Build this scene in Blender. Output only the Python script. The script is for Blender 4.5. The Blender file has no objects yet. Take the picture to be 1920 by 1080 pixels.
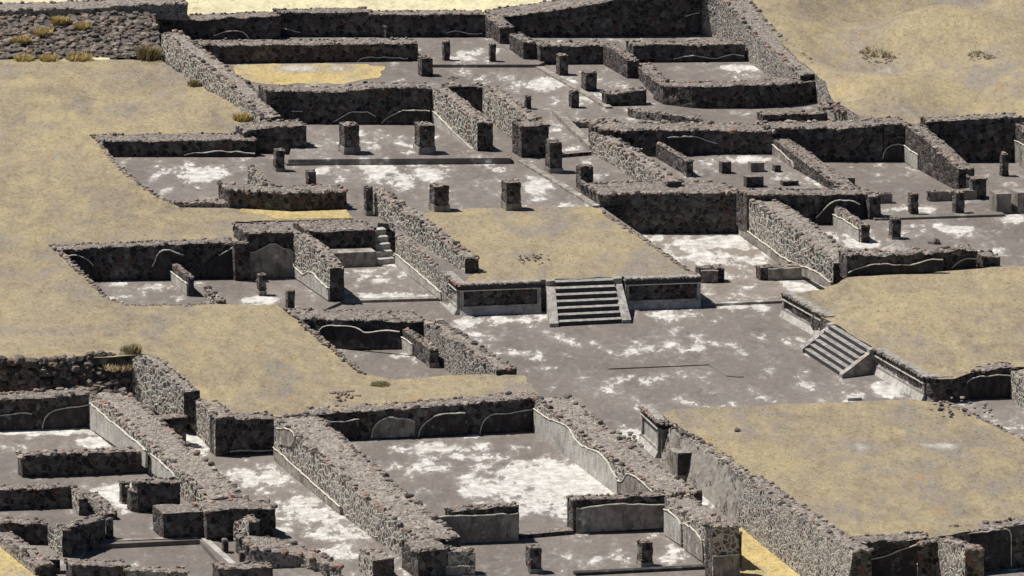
import bpy, math, random
import numpy as np
from mathutils import Vector, Matrix, noise
from mathutils.geometry import delaunay_2d_cdt
R = math.radians
scene = bpy.context.scene
col = scene.collection
random.seed(7); rng = np.random.default_rng(7)

# ---------------------------------------------------------------- camera, world, sun
PITCH = R(15.0); DIST = 450.0; WIDTH = 60.0
CAM = Vector((0, -DIST*math.cos(PITCH), DIST*math.sin(PITCH)))
cam_data = bpy.data.cameras.new('camera'); cam = bpy.data.objects.new('camera', cam_data); col.objects.link(cam)
cam.location = CAM; cam.rotation_euler = (math.pi/2-PITCH, 0, 0)
cam_data.angle = 2*math.atan(WIDTH/2/DIST); cam_data.clip_start = 5; cam_data.clip_end = 9000
scene.camera = cam
SUN = Vector((-.52, .14, 1)).normalized()          # towards the sun
elev = math.asin(SUN.z); azim = math.atan2(SUN.x, SUN.y)
w = bpy.data.worlds.new('World'); scene.world = w; w.use_nodes = True
nt = w.node_tree; bgn = nt.nodes['Background']
sky = nt.nodes.new('ShaderNodeTexSky'); sky.sky_type = 'NISHITA'; sky.sun_disc = False
sky.sun_elevation = elev; sky.sun_rotation = azim; sky.altitude = 2300; sky.dust_density = .6
nt.links.new(sky.outputs[0], bgn.inputs[0]); bgn.inputs[1].default_value = .05
sd = bpy.data.lights.new('sun', 'SUN'); sd.energy = 5.0; sd.angle = R(.5); sd.color = (1, .965, .90)
so = bpy.data.objects.new('sun', sd); col.objects.link(so); so.location = (0, 0, 60)
so.rotation_euler = SUN.to_track_quat('Z', 'Y').to_euler()
vs = scene.view_settings; vs.view_transform = 'Standard'; vs.look = 'None'; vs.exposure = 0.24; vs.gamma = 1

# ---------------------------------------------------------------- measuring: a pixel of the 1920x1080 photo on a real plane
cp, sp = math.cos(PITCH), math.sin(PITCH)
def ray(px, py):
    k = WIDTH/2/DIST/960.0
    a = (px-960)*k; b = (540-py)*k
    return Vector((a, cp+b*sp, -sp+b*cp))
def P(px, py, z=0.0):
    d = ray(px, py); t = (z-CAM.z)/d.z
    return CAM+d*t
def Pplane(px, py, p0, n):
    d = ray(px, py); t = (p0-CAM).dot(n)/d.dot(n)
    return CAM+d*t
def ztop(base, px, py):                       # height of the vertical line over base where it meets pixel row py
    d = ray(px, py); t = (base.y-CAM.y)/d.y
    return CAM.z+d.z*t
ADIR = Vector((.965, .26, 0)).normalized(); BACK = Vector((-.36, .93, 0)).normalized()

# ---------------------------------------------------------------- materials
def mat(name):
    m = bpy.data.materials.new(name); m.use_nodes = True
    nt = m.node_tree; nt.nodes.clear()
    out = nt.nodes.new('ShaderNodeOutputMaterial'); bs = nt.nodes.new('ShaderNodeBsdfPrincipled')
    nt.links.new(bs.outputs[0], out.inputs[0]); bs.inputs['Roughness'].default_value = .9
    bs.inputs['Specular IOR Level'].default_value = .25
    return m, nt, bs
class N:
    def __init__(s, nt):
        s.nt = nt
        tc = nt.nodes.new('ShaderNodeTexCoord'); geo = nt.nodes.new('ShaderNodeNewGeometry')
        s.pos = geo.outputs['Position']; s.obj = tc.outputs['Object']; s.nor = geo.outputs['Normal']
    def l(s, a, b): s.nt.links.new(a, b)
    def mapping(s, v, scale=(1,1,1), rot=(0,0,0)):
        n = s.nt.nodes.new('ShaderNodeMapping'); s.l(v, n.inputs[0]); n.inputs['Scale'].default_value = scale; n.inputs['Rotation'].default_value = rot
        return n.outputs[0]
    def noise(s, v, scale, detail=4, rough=.6, dist=0):
        n = s.nt.nodes.new('ShaderNodeTexNoise'); s.l(v, n.inputs['Vector']); n.inputs['Scale'].default_value = scale
        n.inputs['Detail'].default_value = detail; n.inputs['Roughness'].default_value = rough; n.inputs['Distortion'].default_value = dist
        return n
    def vor(s, v, scale, feat='F1', rand=1):
        n = s.nt.nodes.new('ShaderNodeTexVoronoi'); n.feature = feat; s.l(v, n.inputs['Vector']); n.inputs['Scale'].default_value = scale
        n.inputs['Randomness'].default_value = rand
        return n
    def ramp(s, f, stops, interp='LINEAR'):
        n = s.nt.nodes.new('ShaderNodeValToRGB'); s.l(f, n.inputs[0]); cr = n.color_ramp; cr.interpolation = interp
        while len(cr.elements) < len(stops): cr.elements.new(.5)
        for e, (p, c) in zip(cr.elements, stops):
            e.position = p; e.color = (c, c, c, 1) if isinstance(c, (int, float)) else (*c, 1)
        return n.outputs[0]
    def mix(s, f, a, b, mode='MIX'):
        n = s.nt.nodes.new('ShaderNodeMix'); n.data_type = 'RGBA'; n.blend_type = mode
        for v, k in ((f, 0), (a, 6), (b, 7)):
            if isinstance(v, (int, float)): n.inputs[k].default_value = v if k == 0 else (v, v, v, 1)
            elif isinstance(v, tuple): n.inputs[k].default_value = (*v, 1)
            else: s.l(v, n.inputs[k])
        return n.outputs[2]
    def math(s, op, a, b=0.0, clamp=False):
        n = s.nt.nodes.new('ShaderNodeMath'); n.operation = op; n.use_clamp = clamp
        for v, k in ((a, 0), (b, 1)):
            if isinstance(v, (int, float)): n.inputs[k].default_value = v
            else: s.l(v, n.inputs[k])
        return n.outputs[0]
    def attr(s, name):
        n = s.nt.nodes.new('ShaderNodeAttribute'); n.attribute_name = name; return n.outputs['Fac']
    def bump(s, h, dist, strength=1):
        n = s.nt.nodes.new('ShaderNodeBump'); s.l(h, n.inputs['Height']); n.inputs['Distance'].default_value = dist; n.inputs['Strength'].default_value = strength
        return n.outputs[0]

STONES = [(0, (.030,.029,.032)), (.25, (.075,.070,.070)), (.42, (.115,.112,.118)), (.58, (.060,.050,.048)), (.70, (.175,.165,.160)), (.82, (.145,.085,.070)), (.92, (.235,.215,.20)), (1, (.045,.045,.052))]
def masonry(name, scale, mortar, width, stone_mul=1.0, dust=.35, dcol=(.30,.265,.215)):
    m, nt, bs = mat(name); n = N(nt)
    wob = n.noise(n.obj, 2.2, 2, .5)
    v = n.mix(.09, n.obj, wob.outputs['Color'], 'ADD')
    vc = n.vor(v, scale); ve = n.vor(v, scale, 'DISTANCE_TO_EDGE')
    sep = nt.nodes.new('ShaderNodeSeparateColor'); n.l(vc.outputs['Color'], sep.inputs[0])
    stone = n.ramp(sep.outputs[0], STONES, 'CONSTANT')
    fine = n.noise(n.obj, 14, 3, .7)
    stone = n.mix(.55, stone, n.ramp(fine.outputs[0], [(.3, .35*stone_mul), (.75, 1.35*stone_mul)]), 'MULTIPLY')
    big = n.noise(n.pos, .55, 4, .65)
    big2 = n.noise(n.pos, 1.4, 4, .7)
    mw = n.math('MULTIPLY', n.ramp(big2.outputs[0], [(.3, .35), (.7, 1.5)]), width)
    mask = n.ramp(n.math('DIVIDE', ve.outputs['Distance'], mw), [(.55, 1.0), (1.0, 0.0)])
    mcol = n.mix(n.ramp(fine.outputs[0], [(.35, 0.0), (.7, 1.0)]), tuple(c*.62 for c in mortar), mortar)
    c = n.mix(mask, stone, mcol)
    dm = n.math('MULTIPLY', n.ramp(big.outputs[0], [(.45, 0.0), (.68, 1.0)]), dust)
    c = n.mix(dm, c, dcol)
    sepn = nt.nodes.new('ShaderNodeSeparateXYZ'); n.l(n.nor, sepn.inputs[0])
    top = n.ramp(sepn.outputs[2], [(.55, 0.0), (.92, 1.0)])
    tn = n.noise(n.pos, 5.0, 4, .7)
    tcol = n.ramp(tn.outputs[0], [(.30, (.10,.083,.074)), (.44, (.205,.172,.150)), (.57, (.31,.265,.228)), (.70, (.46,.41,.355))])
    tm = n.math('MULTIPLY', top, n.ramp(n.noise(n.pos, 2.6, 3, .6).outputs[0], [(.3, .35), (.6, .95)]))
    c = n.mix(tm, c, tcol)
    n.l(c, bs.inputs['Base Color'])
    h = n.math('ADD', n.ramp(ve.outputs['Distance'], [(0, 0.0), (.16, 1.0)]), n.math('MULTIPLY', fine.outputs[0], .35))
    n.l(n.bump(h, .05, .9), bs.inputs['Normal'])
    return m
M = {}
M['masonry'] = masonry('shade_toned_basalt_masonry', 3.3, (.165,.142,.122), .075, .48, .22, (.075,.060,.050))  # stones and mortar darkened: shade of the camera-facing walls painted in
M['bigstone'] = masonry('boulder_masonry', 3.1, (.60,.55,.46), .15, 1.5, .45, (.36,.32,.27))  # wide lime joints, paled further to paint sun onto the side walls
M['cobble'] = masonry('cobbled_facing', 3.0, (.52,.475,.41), .24, 1.5, .2, (.40,.36,.31))
M['packed'] = masonry('packed_rubble', 4.2, (.52,.475,.41), .16, 1.5, .6, (.33,.295,.25))

m, nt, bs = mat('loose_stone'); n = N(nt)
c = n.ramp(n.attr('rnd'), [(0, (.06,.056,.056)), (.14, (.15,.135,.128)), (.32, (.27,.24,.215)), (.5, (.18,.165,.16)), (.64, (.38,.34,.295)), (.80, (.28,.18,.145)), (.88, (.46,.42,.365)), (1, (.10,.094,.10))])
fine = n.noise(n.obj, 9, 4, .7)
c = n.mix(.6, c, n.ramp(fine.outputs[0], [(.3, .5), (.75, 1.5)]), 'MULTIPLY'); c = n.mix(1.0, c, (.88,.82,.775), 'MULTIPLY')
n.l(c, bs.inputs['Base Color']); n.l(n.bump(fine.outputs[0], .04, .7), bs.inputs['Normal']); M['stone'] = m
m, nt, bs = mat('bank_stone'); n = N(nt)
c = n.ramp(n.attr('rnd'), [(0, (.06,.056,.056)), (.14, (.15,.135,.128)), (.32, (.27,.24,.215)), (.5, (.18,.165,.16)), (.64, (.38,.34,.295)), (.80, (.28,.18,.145)), (.88, (.46,.42,.365)), (1, (.10,.094,.10))])
fine = n.noise(n.obj, 9, 4, .7)
c = n.mix(.6, c, n.ramp(fine.outputs[0], [(.3, .5), (.75, 1.5)]), 'MULTIPLY'); c = n.mix(1.0, c, (.62,.57,.53), 'MULTIPLY')
n.l(c, bs.inputs['Base Color']); n.l(n.bump(fine.outputs[0], .04, .7), bs.inputs['Normal']); M['bankstone'] = m

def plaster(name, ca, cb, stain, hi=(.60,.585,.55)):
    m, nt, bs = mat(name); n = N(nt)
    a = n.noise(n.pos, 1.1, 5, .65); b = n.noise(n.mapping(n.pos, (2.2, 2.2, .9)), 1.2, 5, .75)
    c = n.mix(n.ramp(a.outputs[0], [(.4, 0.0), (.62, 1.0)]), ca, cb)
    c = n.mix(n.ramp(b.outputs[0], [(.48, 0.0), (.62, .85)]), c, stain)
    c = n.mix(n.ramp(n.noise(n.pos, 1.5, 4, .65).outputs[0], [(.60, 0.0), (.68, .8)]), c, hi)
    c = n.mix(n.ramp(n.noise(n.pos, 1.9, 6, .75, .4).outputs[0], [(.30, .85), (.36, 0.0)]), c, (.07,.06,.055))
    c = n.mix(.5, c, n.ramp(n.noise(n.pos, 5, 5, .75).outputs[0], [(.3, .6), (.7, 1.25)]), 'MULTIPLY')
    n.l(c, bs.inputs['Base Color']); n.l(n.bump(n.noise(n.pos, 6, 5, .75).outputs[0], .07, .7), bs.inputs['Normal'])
    return m
M['plaster'] = plaster('weathered_plaster', (.37,.335,.29), (.20,.17,.150), (.12,.10,.09))
M['darkplaster'] = plaster('dark_plaster', (.045,.038,.037), (.030,.026,.027), (.085,.082,.085), (.16,.16,.17))  # near-black plaster with grey patches
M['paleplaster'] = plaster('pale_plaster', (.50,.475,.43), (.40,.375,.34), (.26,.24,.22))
m, nt, bs = mat('plaster_rim'); n = N(nt)
n.l(n.ramp(n.noise(n.pos, 4, 4, .7).outputs[0], [(.35, (.42,.38,.31)), (.6, (.66,.61,.52))]), bs.inputs['Base Color']); M['rim'] = m

def floormat(name, a, b, white=.0):
    m, nt, bs = mat(name); n = N(nt)
    rot = (0, 0, R(-15))
    st = n.mapping(n.pos, (1, .52, 1), rot)
    big = n.noise(st, .16, 4, .6); mid = n.noise(st, .9, 5, .68, .3); fine = n.noise(n.pos, 6, 4, .7)
    c = n.mix(n.ramp(big.outputs[0], [(.38, 0.0), (.62, 1.0)]), a, b)
    c = n.mix(n.ramp(mid.outputs[0], [(.35, .0), (.65, .55)]), c, (a[0]*1.45, a[1]*1.43, a[2]*1.38))
    c = n.mix(n.ramp(n.noise(st, .45, 5, .7).outputs[0], [(.56, .0), (.68, .55)]), c, (.10,.092,.088))
    wn = n.noise(st, .72, 9, .70, .15)
    s = n.math('ADD', n.math('ADD', wn.outputs[0], n.math('MULTIPLY', n.math('SUBTRACT', big.outputs[0], .5), .35)), n.math('MULTIPLY', n.attr('white'), .20))
    s = n.math('ADD', s, white+.012)
    cr_ = n.noise(st, 3.4, 6, .75)
    s = n.math('ADD', s, n.math('MULTIPLY', n.math('SUBTRACT', cr_.outputs[0], .5), .15))
    wm = n.ramp(s, [(.615, 0.0), (.655, .95)])
    wm2 = n.ramp(s, [(.53, 0.0), (.62, .5)])
    wc = n.ramp(n.noise(n.pos, 1.6, 5, .7).outputs[0], [(.33, (.33,.31,.28)), (.48, (.50,.475,.44)), (.66, (.70,.68,.645))])
    c = n.mix(wm2, c, (.31,.285,.26)); c = n.mix(wm, c, wc)
    c = n.mix(.55, c, n.ramp(n.noise(st, 2.6, 6, .75).outputs[0], [(.3, .6), (.7, 1.3)]), 'MULTIPLY')
    c = n.mix(.35, c, n.ramp(fine.outputs[0], [(.3, .62), (.7, 1.25)]), 'MULTIPLY')
    n.l(c, bs.inputs['Base Color'])
    n.l(n.bump(n.math('ADD', mid.outputs[0], n.math('MULTIPLY', fine.outputs[0], .3)), .05, .6), bs.inputs['Normal'])
    return m
M['floor'] = floormat('stucco_floor', (.142,.122,.110), (.195,.170,.152))
M['floorwhite'] = floormat('limewashed_floor', (.185,.155,.132), (.235,.20,.168), .05)

def grassmat(name, a, b, c2, bare):
    m, nt, bs = mat(name); n = N(nt)
    st = n.mapping(n.pos, (1, .45, 1), (0, 0, R(8)))
    big = n.noise(st, .10, 4, .6); mid = n.noise(st, .55, 6, .7); fine = n.noise(n.mapping(n.pos, (1, .5, 1)), 4.5, 6, .75); vf = n.noise(n.pos, 13, 3, .7)
    c = n.mix(n.ramp(big.outputs[0], [(.38, 0.0), (.62, 1.0)]), a, b)
    c = n.mix(n.ramp(mid.outputs[0], [(.42, 0.0), (.62, .8)]), c, c2)
    c = n.mix(n.ramp(n.math('ADD', n.math('MULTIPLY', n.noise(st, .22, 6, .7).outputs[0], .8), n.math('MULTIPLY', fine.outputs[0], .25)), [(.545, 0.0), (.61, .75)]), c, bare)
    c = n.mix(n.math('MULTIPLY', n.attr('white'), .8, True), c, bare)
    c = n.mix(n.math('MULTIPLY', n.attr('white'), -.75, True), c, (.385,.312,.178))
    c = n.mix(n.math('MULTIPLY', n.math('SUBTRACT', n.attr('white'), .85, True), 1.3, True), c, (.44,.41,.37))
    c = n.mix(.6, c, n.ramp(fine.outputs[0], [(.28, (.42,.38,.33)), (.45, (.90,.89,.86)), (.70, (1.42,1.42,1.38))]), 'MULTIPLY')
    c = n.mix(.55, c, n.ramp(n.noise(st, 1.3, 5, .75).outputs[0], [(.32, (.62,.585,.57)), (.5, (1,1,1)), (.7, (1.22,1.20,1.14))]), 'MULTIPLY')
    c = n.mix(n.ramp(n.noise(st, .75, 4, .7).outputs[0], [(.60, 0.0), (.72, .6)]), c, (.33,.215,.10))
    c = n.mix(n.ramp(vf.outputs[0], [(.57, 0.0), (.67, .5)]), c, (.15,.115,.075))
    n.l(c, bs.inputs['Base Color']); bs.inputs['Roughness'].default_value = 1
    n.l(n.bump(n.math('ADD', fine.outputs[0], n.math('MULTIPLY', vf.outputs[0], .5)), .07, .6), bs.inputs['Normal'])
    return m
M['grass'] = grassmat('dry_grass', (.290,.238,.160), (.225,.188,.138), (.345,.280,.170), (.215,.190,.172))
M['yellow'] = grassmat('yellow_grass', (.47,.365,.16), (.41,.32,.16), (.51,.40,.18), (.30,.26,.20))
M['field'] = grassmat('pale_field', (.58,.53,.35), (.55,.50,.33), (.63,.57,.37), (.48,.43,.30))
m, nt, bs = mat('grass_blade'); n = N(nt)
n.l(n.ramp(n.attr('rnd'), [(0, (.26,.205,.12)), (.4, (.40,.32,.19)), (1, (.58,.47,.29))]), bs.inputs['Base Color']); M['blade'] = m
m, nt, bs = mat('golden_blade'); n = N(nt)
n.l(n.ramp(n.attr('rnd'), [(0, (.30,.22,.08)), (.5, (.50,.385,.16)), (1, (.60,.48,.22))]), bs.inputs['Base Color']); M['gold'] = m
m, nt, bs = mat('shrub_leaf'); n = N(nt)
n.l(n.ramp(n.attr('rnd'), [(0, (.16,.135,.075)), (.5, (.28,.235,.13)), (1, (.42,.35,.20))]), bs.inputs['Base Color']); M['shrub'] = m

m, nt, bs = mat('patched_wall'); n = N(nt)      # rubble with plaster still clinging to it in ragged patches
ve = n.vor(n.mix(.09, n.obj, n.noise(n.obj, 2.2, 2, .5).outputs['Color'], 'ADD'), 4.0, 'DISTANCE_TO_EDGE'); vc = n.vor(n.mix(.09, n.obj, n.noise(n.obj, 2.2, 2, .5).outputs['Color'], 'ADD'), 4.0)
sep = nt.nodes.new('ShaderNodeSeparateColor'); n.l(vc.outputs['Color'], sep.inputs[0])
st_ = n.mix(n.ramp(ve.outputs['Distance'], [(.04, 1.0), (.10, 0.0)]), n.ramp(sep.outputs[0], STONES, 'CONSTANT'), (.36,.32,.27))
a_ = n.noise(n.pos, .62, 7, .68, .5)
pc = n.mix(n.ramp(n.noise(n.pos, 1.3, 5, .7).outputs[0], [(.4, 0.0), (.62, 1.0)]), (.33,.30,.26), (.22,.195,.17))
pc = n.mix(n.ramp(n.noise(n.pos, 1.0, 6, .75, .5).outputs[0], [(.60, 0.0), (.66, .9)]), pc, (.075,.07,.068))
c = n.mix(n.ramp(a_.outputs[0], [(.43, 0.0), (.45, 1.0)]), st_, pc)
n.l(c, bs.inputs['Base Color']); n.l(n.bump(n.math('ADD', n.math('MULTIPLY', n.ramp(a_.outputs[0], [(.43, 0.0), (.45, 1.0)]), 1.5), n.math('MULTIPLY', n.ramp(ve.outputs['Distance'], [(0, 0.0), (.16, .6)]), n.ramp(a_.outputs[0], [(.43, 1.0), (.45, 0.0)]))), .08, .9), bs.inputs['Normal']); M['patched'] = m

# ---------------------------------------------------------------- mesh building
import bmesh
def _templates():
    out = []
    for k in range(8):
        bm = bmesh.new(); bmesh.ops.create_icosphere(bm, subdivisions=2, radius=1)
        for v in bm.verts:
            v.co /= max(abs(v.co.x), abs(v.co.y), abs(v.co.z))**.62
            d = noise.noise(v.co*1.3+Vector((k*7.1, 0, 0)))*.38+noise.noise(v.co*3+Vector((k*3.7, 5, 0)))*.16
            v.co *= 1+d
            v.co.z = max(v.co.z, -.62); v.co *= .88
        bm.verts.ensure_lookup_table()
        out.append((np.array([v.co[:] for v in bm.verts]), np.array([[v.index for v in f.verts] for f in bm.faces])))
        bm.free()
    return out
TPL = _templates()
class MB:
    def __init__(s): s.v = []; s.f = []; s.m = []; s.r = []; s.n = 0; s.w = []
    def add(s, verts, faces, mi=0, rnd=0.0, white=None):
        verts = np.asarray(verts, float).reshape(-1, 3); faces = np.asarray(faces)
        s.v.append(verts); s.f.append(faces+s.n); s.m.append(np.full(len(faces), mi)); s.r.append(np.full(len(verts), rnd) if np.isscalar(rnd) else rnd)
        s.w.append(np.zeros(len(verts)) if white is None else white)
        s.n += len(verts)
    def stone(s, p, sz, mi=1, flat=.7):
        tv, tf = TPL[random.randrange(8)]
        a = random.random()*6.283; c, q = math.cos(a), math.sin(a)
        sc = np.array([sz*random.uniform(.8, 1.3), sz*random.uniform(.7, 1.05), sz*flat*random.uniform(.75, 1.15)])
        t = tv*sc; t = np.stack([t[:,0]*c-t[:,1]*q, t[:,0]*q+t[:,1]*c, t[:,2]], 1)
        s.add(t+np.array(p[:]), tf, mi, random.random())
    def box(s, o, ex, ey, ez, mi=0):
        o, ex, ey, ez = map(Vector, (o, ex, ey, ez))
        v = [o, o+ex, o+ex+ey, o+ey, o+ez, o+ex+ez, o+ex+ey+ez, o+ey+ez]
        s.add([x[:] for x in v], [[0,3,2,1],[4,5,6,7],[0,1,5,4],[1,2,6,5],[2,3,7,6],[3,0,4,7]], mi)
    def tube(s, pts, r, mi=0, k=5):
        vs, fs = [], []
        for i, p in enumerate(pts):
            t = (pts[min(i+1, len(pts)-1)]-pts[max(i-1, 0)]).normalized()
            u = t.cross(Vector((0, 0, 1)));
            if u.length < .1: u = t.cross(Vector((1, 0, 0)))
            u.normalize(); q = t.cross(u); rr = r*random.uniform(.7, 1.3)
            for j in range(k):
                a = 6.283*j/k; vs.append((p+u*math.cos(a)*rr+q*math.sin(a)*rr)[:])
        for i in range(len(pts)-1):
            for j in range(k): fs.append([i*k+j, i*k+(j+1) % k, (i+1)*k+(j+1) % k, (i+1)*k+j])
        s.add(vs, fs, mi)
    def build(s, name, mats, parent=None, loc=None, smooth=False):
        verts = np.concatenate(s.v) if s.v else np.zeros((0, 3))
        loc = Vector(loc) if loc is not None else Vector((0, 0, 0))
        me = bpy.data.meshes.new(name)
        lens, idx = [], []
        for f in s.f:
            lens.append(np.full(len(f), f.shape[1])); idx.append(f.ravel())
        lens = np.concatenate(lens); idx = np.concatenate(idx)
        me.vertices.add(len(verts)); me.vertices.foreach_set('co', (verts-np.array(loc[:])).ravel().astype(np.float32))
        me.loops.add(len(idx)); me.loops.foreach_set('vertex_index', idx.astype(np.int32))
        me.polygons.add(len(lens)); st = np.concatenate([[0], np.cumsum(lens)[:-1]])
        me.polygons.foreach_set('loop_start', st.astype(np.int32))
        me.update(calc_edges=True)
        me.polygons.foreach_set('material_index', np.concatenate(s.m).astype(np.int32))
        me.polygons.foreach_set('use_smooth', np.full(len(lens), smooth))
        for nm, arr in (('rnd', s.r), ('white', s.w)):
            a = np.concatenate(arr)
            if a.any():
                at = me.attributes.new(nm, 'FLOAT', 'POINT'); at.data.foreach_set('value', a.astype(np.float32))
        for mt in (mats if isinstance(mats, (list, tuple)) else [mats]): me.materials.append(M[mt])
        me.validate()
        o = bpy.data.objects.new(name, me); col.objects.link(o)
        o.location = loc-(parent.location if parent else Vector((0, 0, 0)))
        if parent: o.parent = parent
        return o
WT = {}
def tag(o, label=None, cat=None, group=None, kind=None):
    if label: o['label'] = label
    if cat: o['category'] = cat
    if group: o['group'] = group
    if kind: o['kind'] = kind
    return o
def empty(name, loc):
    o = bpy.data.objects.new(name, None); col.objects.link(o); o.location = loc; o.empty_display_size = .3; return o

# albedo marks on the stucco floors and bare patches of the mounds, as ellipses (x, y, rx, ry, strength)
BLOBS = [(740,322,130,16,.9),(770,345,60,14,.7),(375,325,70,16,.95),(1020,150,90,12,.7),(1100,185,60,8,.5),(1255,655,75,14,.95),(1250,560,60,10,.3),
 (1400,575,60,7,1.2),(1340,460,120,16,.9),(1390,490,90,14,.6),(830,835,150,12,.8),(790,870,60,14,.6),(1010,880,170,26,.95),(1090,900,110,22,1.1),(980,925,130,20,1.0),
 (1150,915,60,14,1.4),(1050,960,110,14,.7),(960,815,60,6,.6),(470,895,90,22,.8),(560,960,120,26,.85),(640,1000,90,22,.8),(700,1040,80,16,.8),(215,925,42,12,2.4),
 (60,810,110,5,1.6),(190,830,34,14,1.8),(1500,540,30,8,1.4),(700,520,40,14,.7),(735,555,90,5,1.3),(490,563,34,7,1.4),(290,540,60,10,.4),(690,510,30,10,.7),
 (1400,300,80,8,1.4),(1380,128,50,9,1.2),(1550,440,60,10,.8),(1620,460,50,9,.6),(1690,392,60,5,1.0),(1790,430,80,9,.9),(1850,470,60,9,.5),(1900,410,40,14,1.2),
 (1600,455,40,7,.6),(1360,210,90,6,.6),(1010,345,24,16,1.0),(1060,390,30,10,.6),(740,258,60,16,.6),(765,286,30,5,1.2),(900,302,60,4,1.2),(1150,735,50,10,.3),
 (990,665,60,12,.5),(960,690,60,10,.5),(1000,590,50,9,.5),(1070,640,50,8,.4),(1500,640,60,16,.5),(1640,740,80,10,.5),(1680,730,50,14,.6),(1200,820,40,22,1.2),(1230,780,30,10,.6),
 (1320,940,30,14,.9),(950,600,90,6,1.0),(1250,590,60,6,.8),(1110,1045,140,14,.35),(880,1060,60,10,.6),(1270,1040,60,16,.6),(1890,1060,60,10,1.6),(1210,712,70,12,.45),(880,608,24,8,.9),(915,632,26,8,.9),(950,660,26,8,.8),(560,1000,.1,.1,0),(1170,700,20,10,.4),(240,1000,60,8,.3),(360,808,18,40,1.2),(370,830,20,30,1.6),
 (1070,275,30,12,.5),(870,98,40,6,.5),(850,110,40,5,.8),(1130,330,30,10,.7),(1480,395,70,8,.5),(1670,310,60,8,.4),(760,668,60,10,.4)]
GBLOBS = [(225,150,60,10,.6),(900,330,.1,.1,0),(285,205,70,10,.6),(290,430,50,8,.7),(160,415,30,7,.5),(130,625,50,10,.6),(60,625,60,10,.6),(200,620,40,10,.5),(985,480,40,12,.9),(985,440,30,6,.4),
 (1655,97,32,14,1.6),(1850,100,30,9,1.0),(1455,60,30,10,.5),(1690,178,50,6,.8),(1560,120,50,8,.4),(1900,180,60,6,-.7),(1750,200,120,5,-.9),(1500,30,60,10,-.5),(1700,185,50,8,.6),(1610,185,30,8,.6),(1770,835,40,9,2.0),(1730,828,16,5,1.6),(1620,842,30,12,.9),(1600,835,50,14,.7),(1700,870,50,10,.6),(640,730,30,8,.8),(400,80,.1,.1,0),(1850,670,60,10,.3),
 (30,165,60,10,-.9),(70,195,50,10,-.8),(110,228,45,9,-.7),(160,255,50,8,-.8),(1500,110,120,20,-.5),(1620,150,120,16,-.6),(1780,60,120,14,-.4),(1560,60,60,20,-.4),(1800,560,120,14,-.6),(1650,590,80,12,-.6),(1880,640,80,10,-.4),(1700,640,50,12,.4),(740,738,60,10,-1),(440,740,80,14,-.6),(120,430,120,16,-.4),(60,240,50,10,.4),(110,540,80,30,.35),(1120,395,40,6,-1),(900,420,60,10,-.4),(1100,470,80,12,-.3)]
def field_at(x, y, z, blobs):
    # exact inverse of P for albedo blobs: blob centres are turned into real positions once per level
    out = np.zeros(len(x))
    for (bx, by, rx, ry, s) in blobs:
        c = P(bx, by, z); a = P(bx+rx, by, z)-c; b = P(bx, by-ry, z)-c
        dx = (x-c.x)/max(a.length, .01); dy = (y-c.y)/max(b.length, .01)
        out += s*np.exp(-(dx*dx+dy*dy)*1.1)
    return np.clip(out, -1, 1.6)

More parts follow.
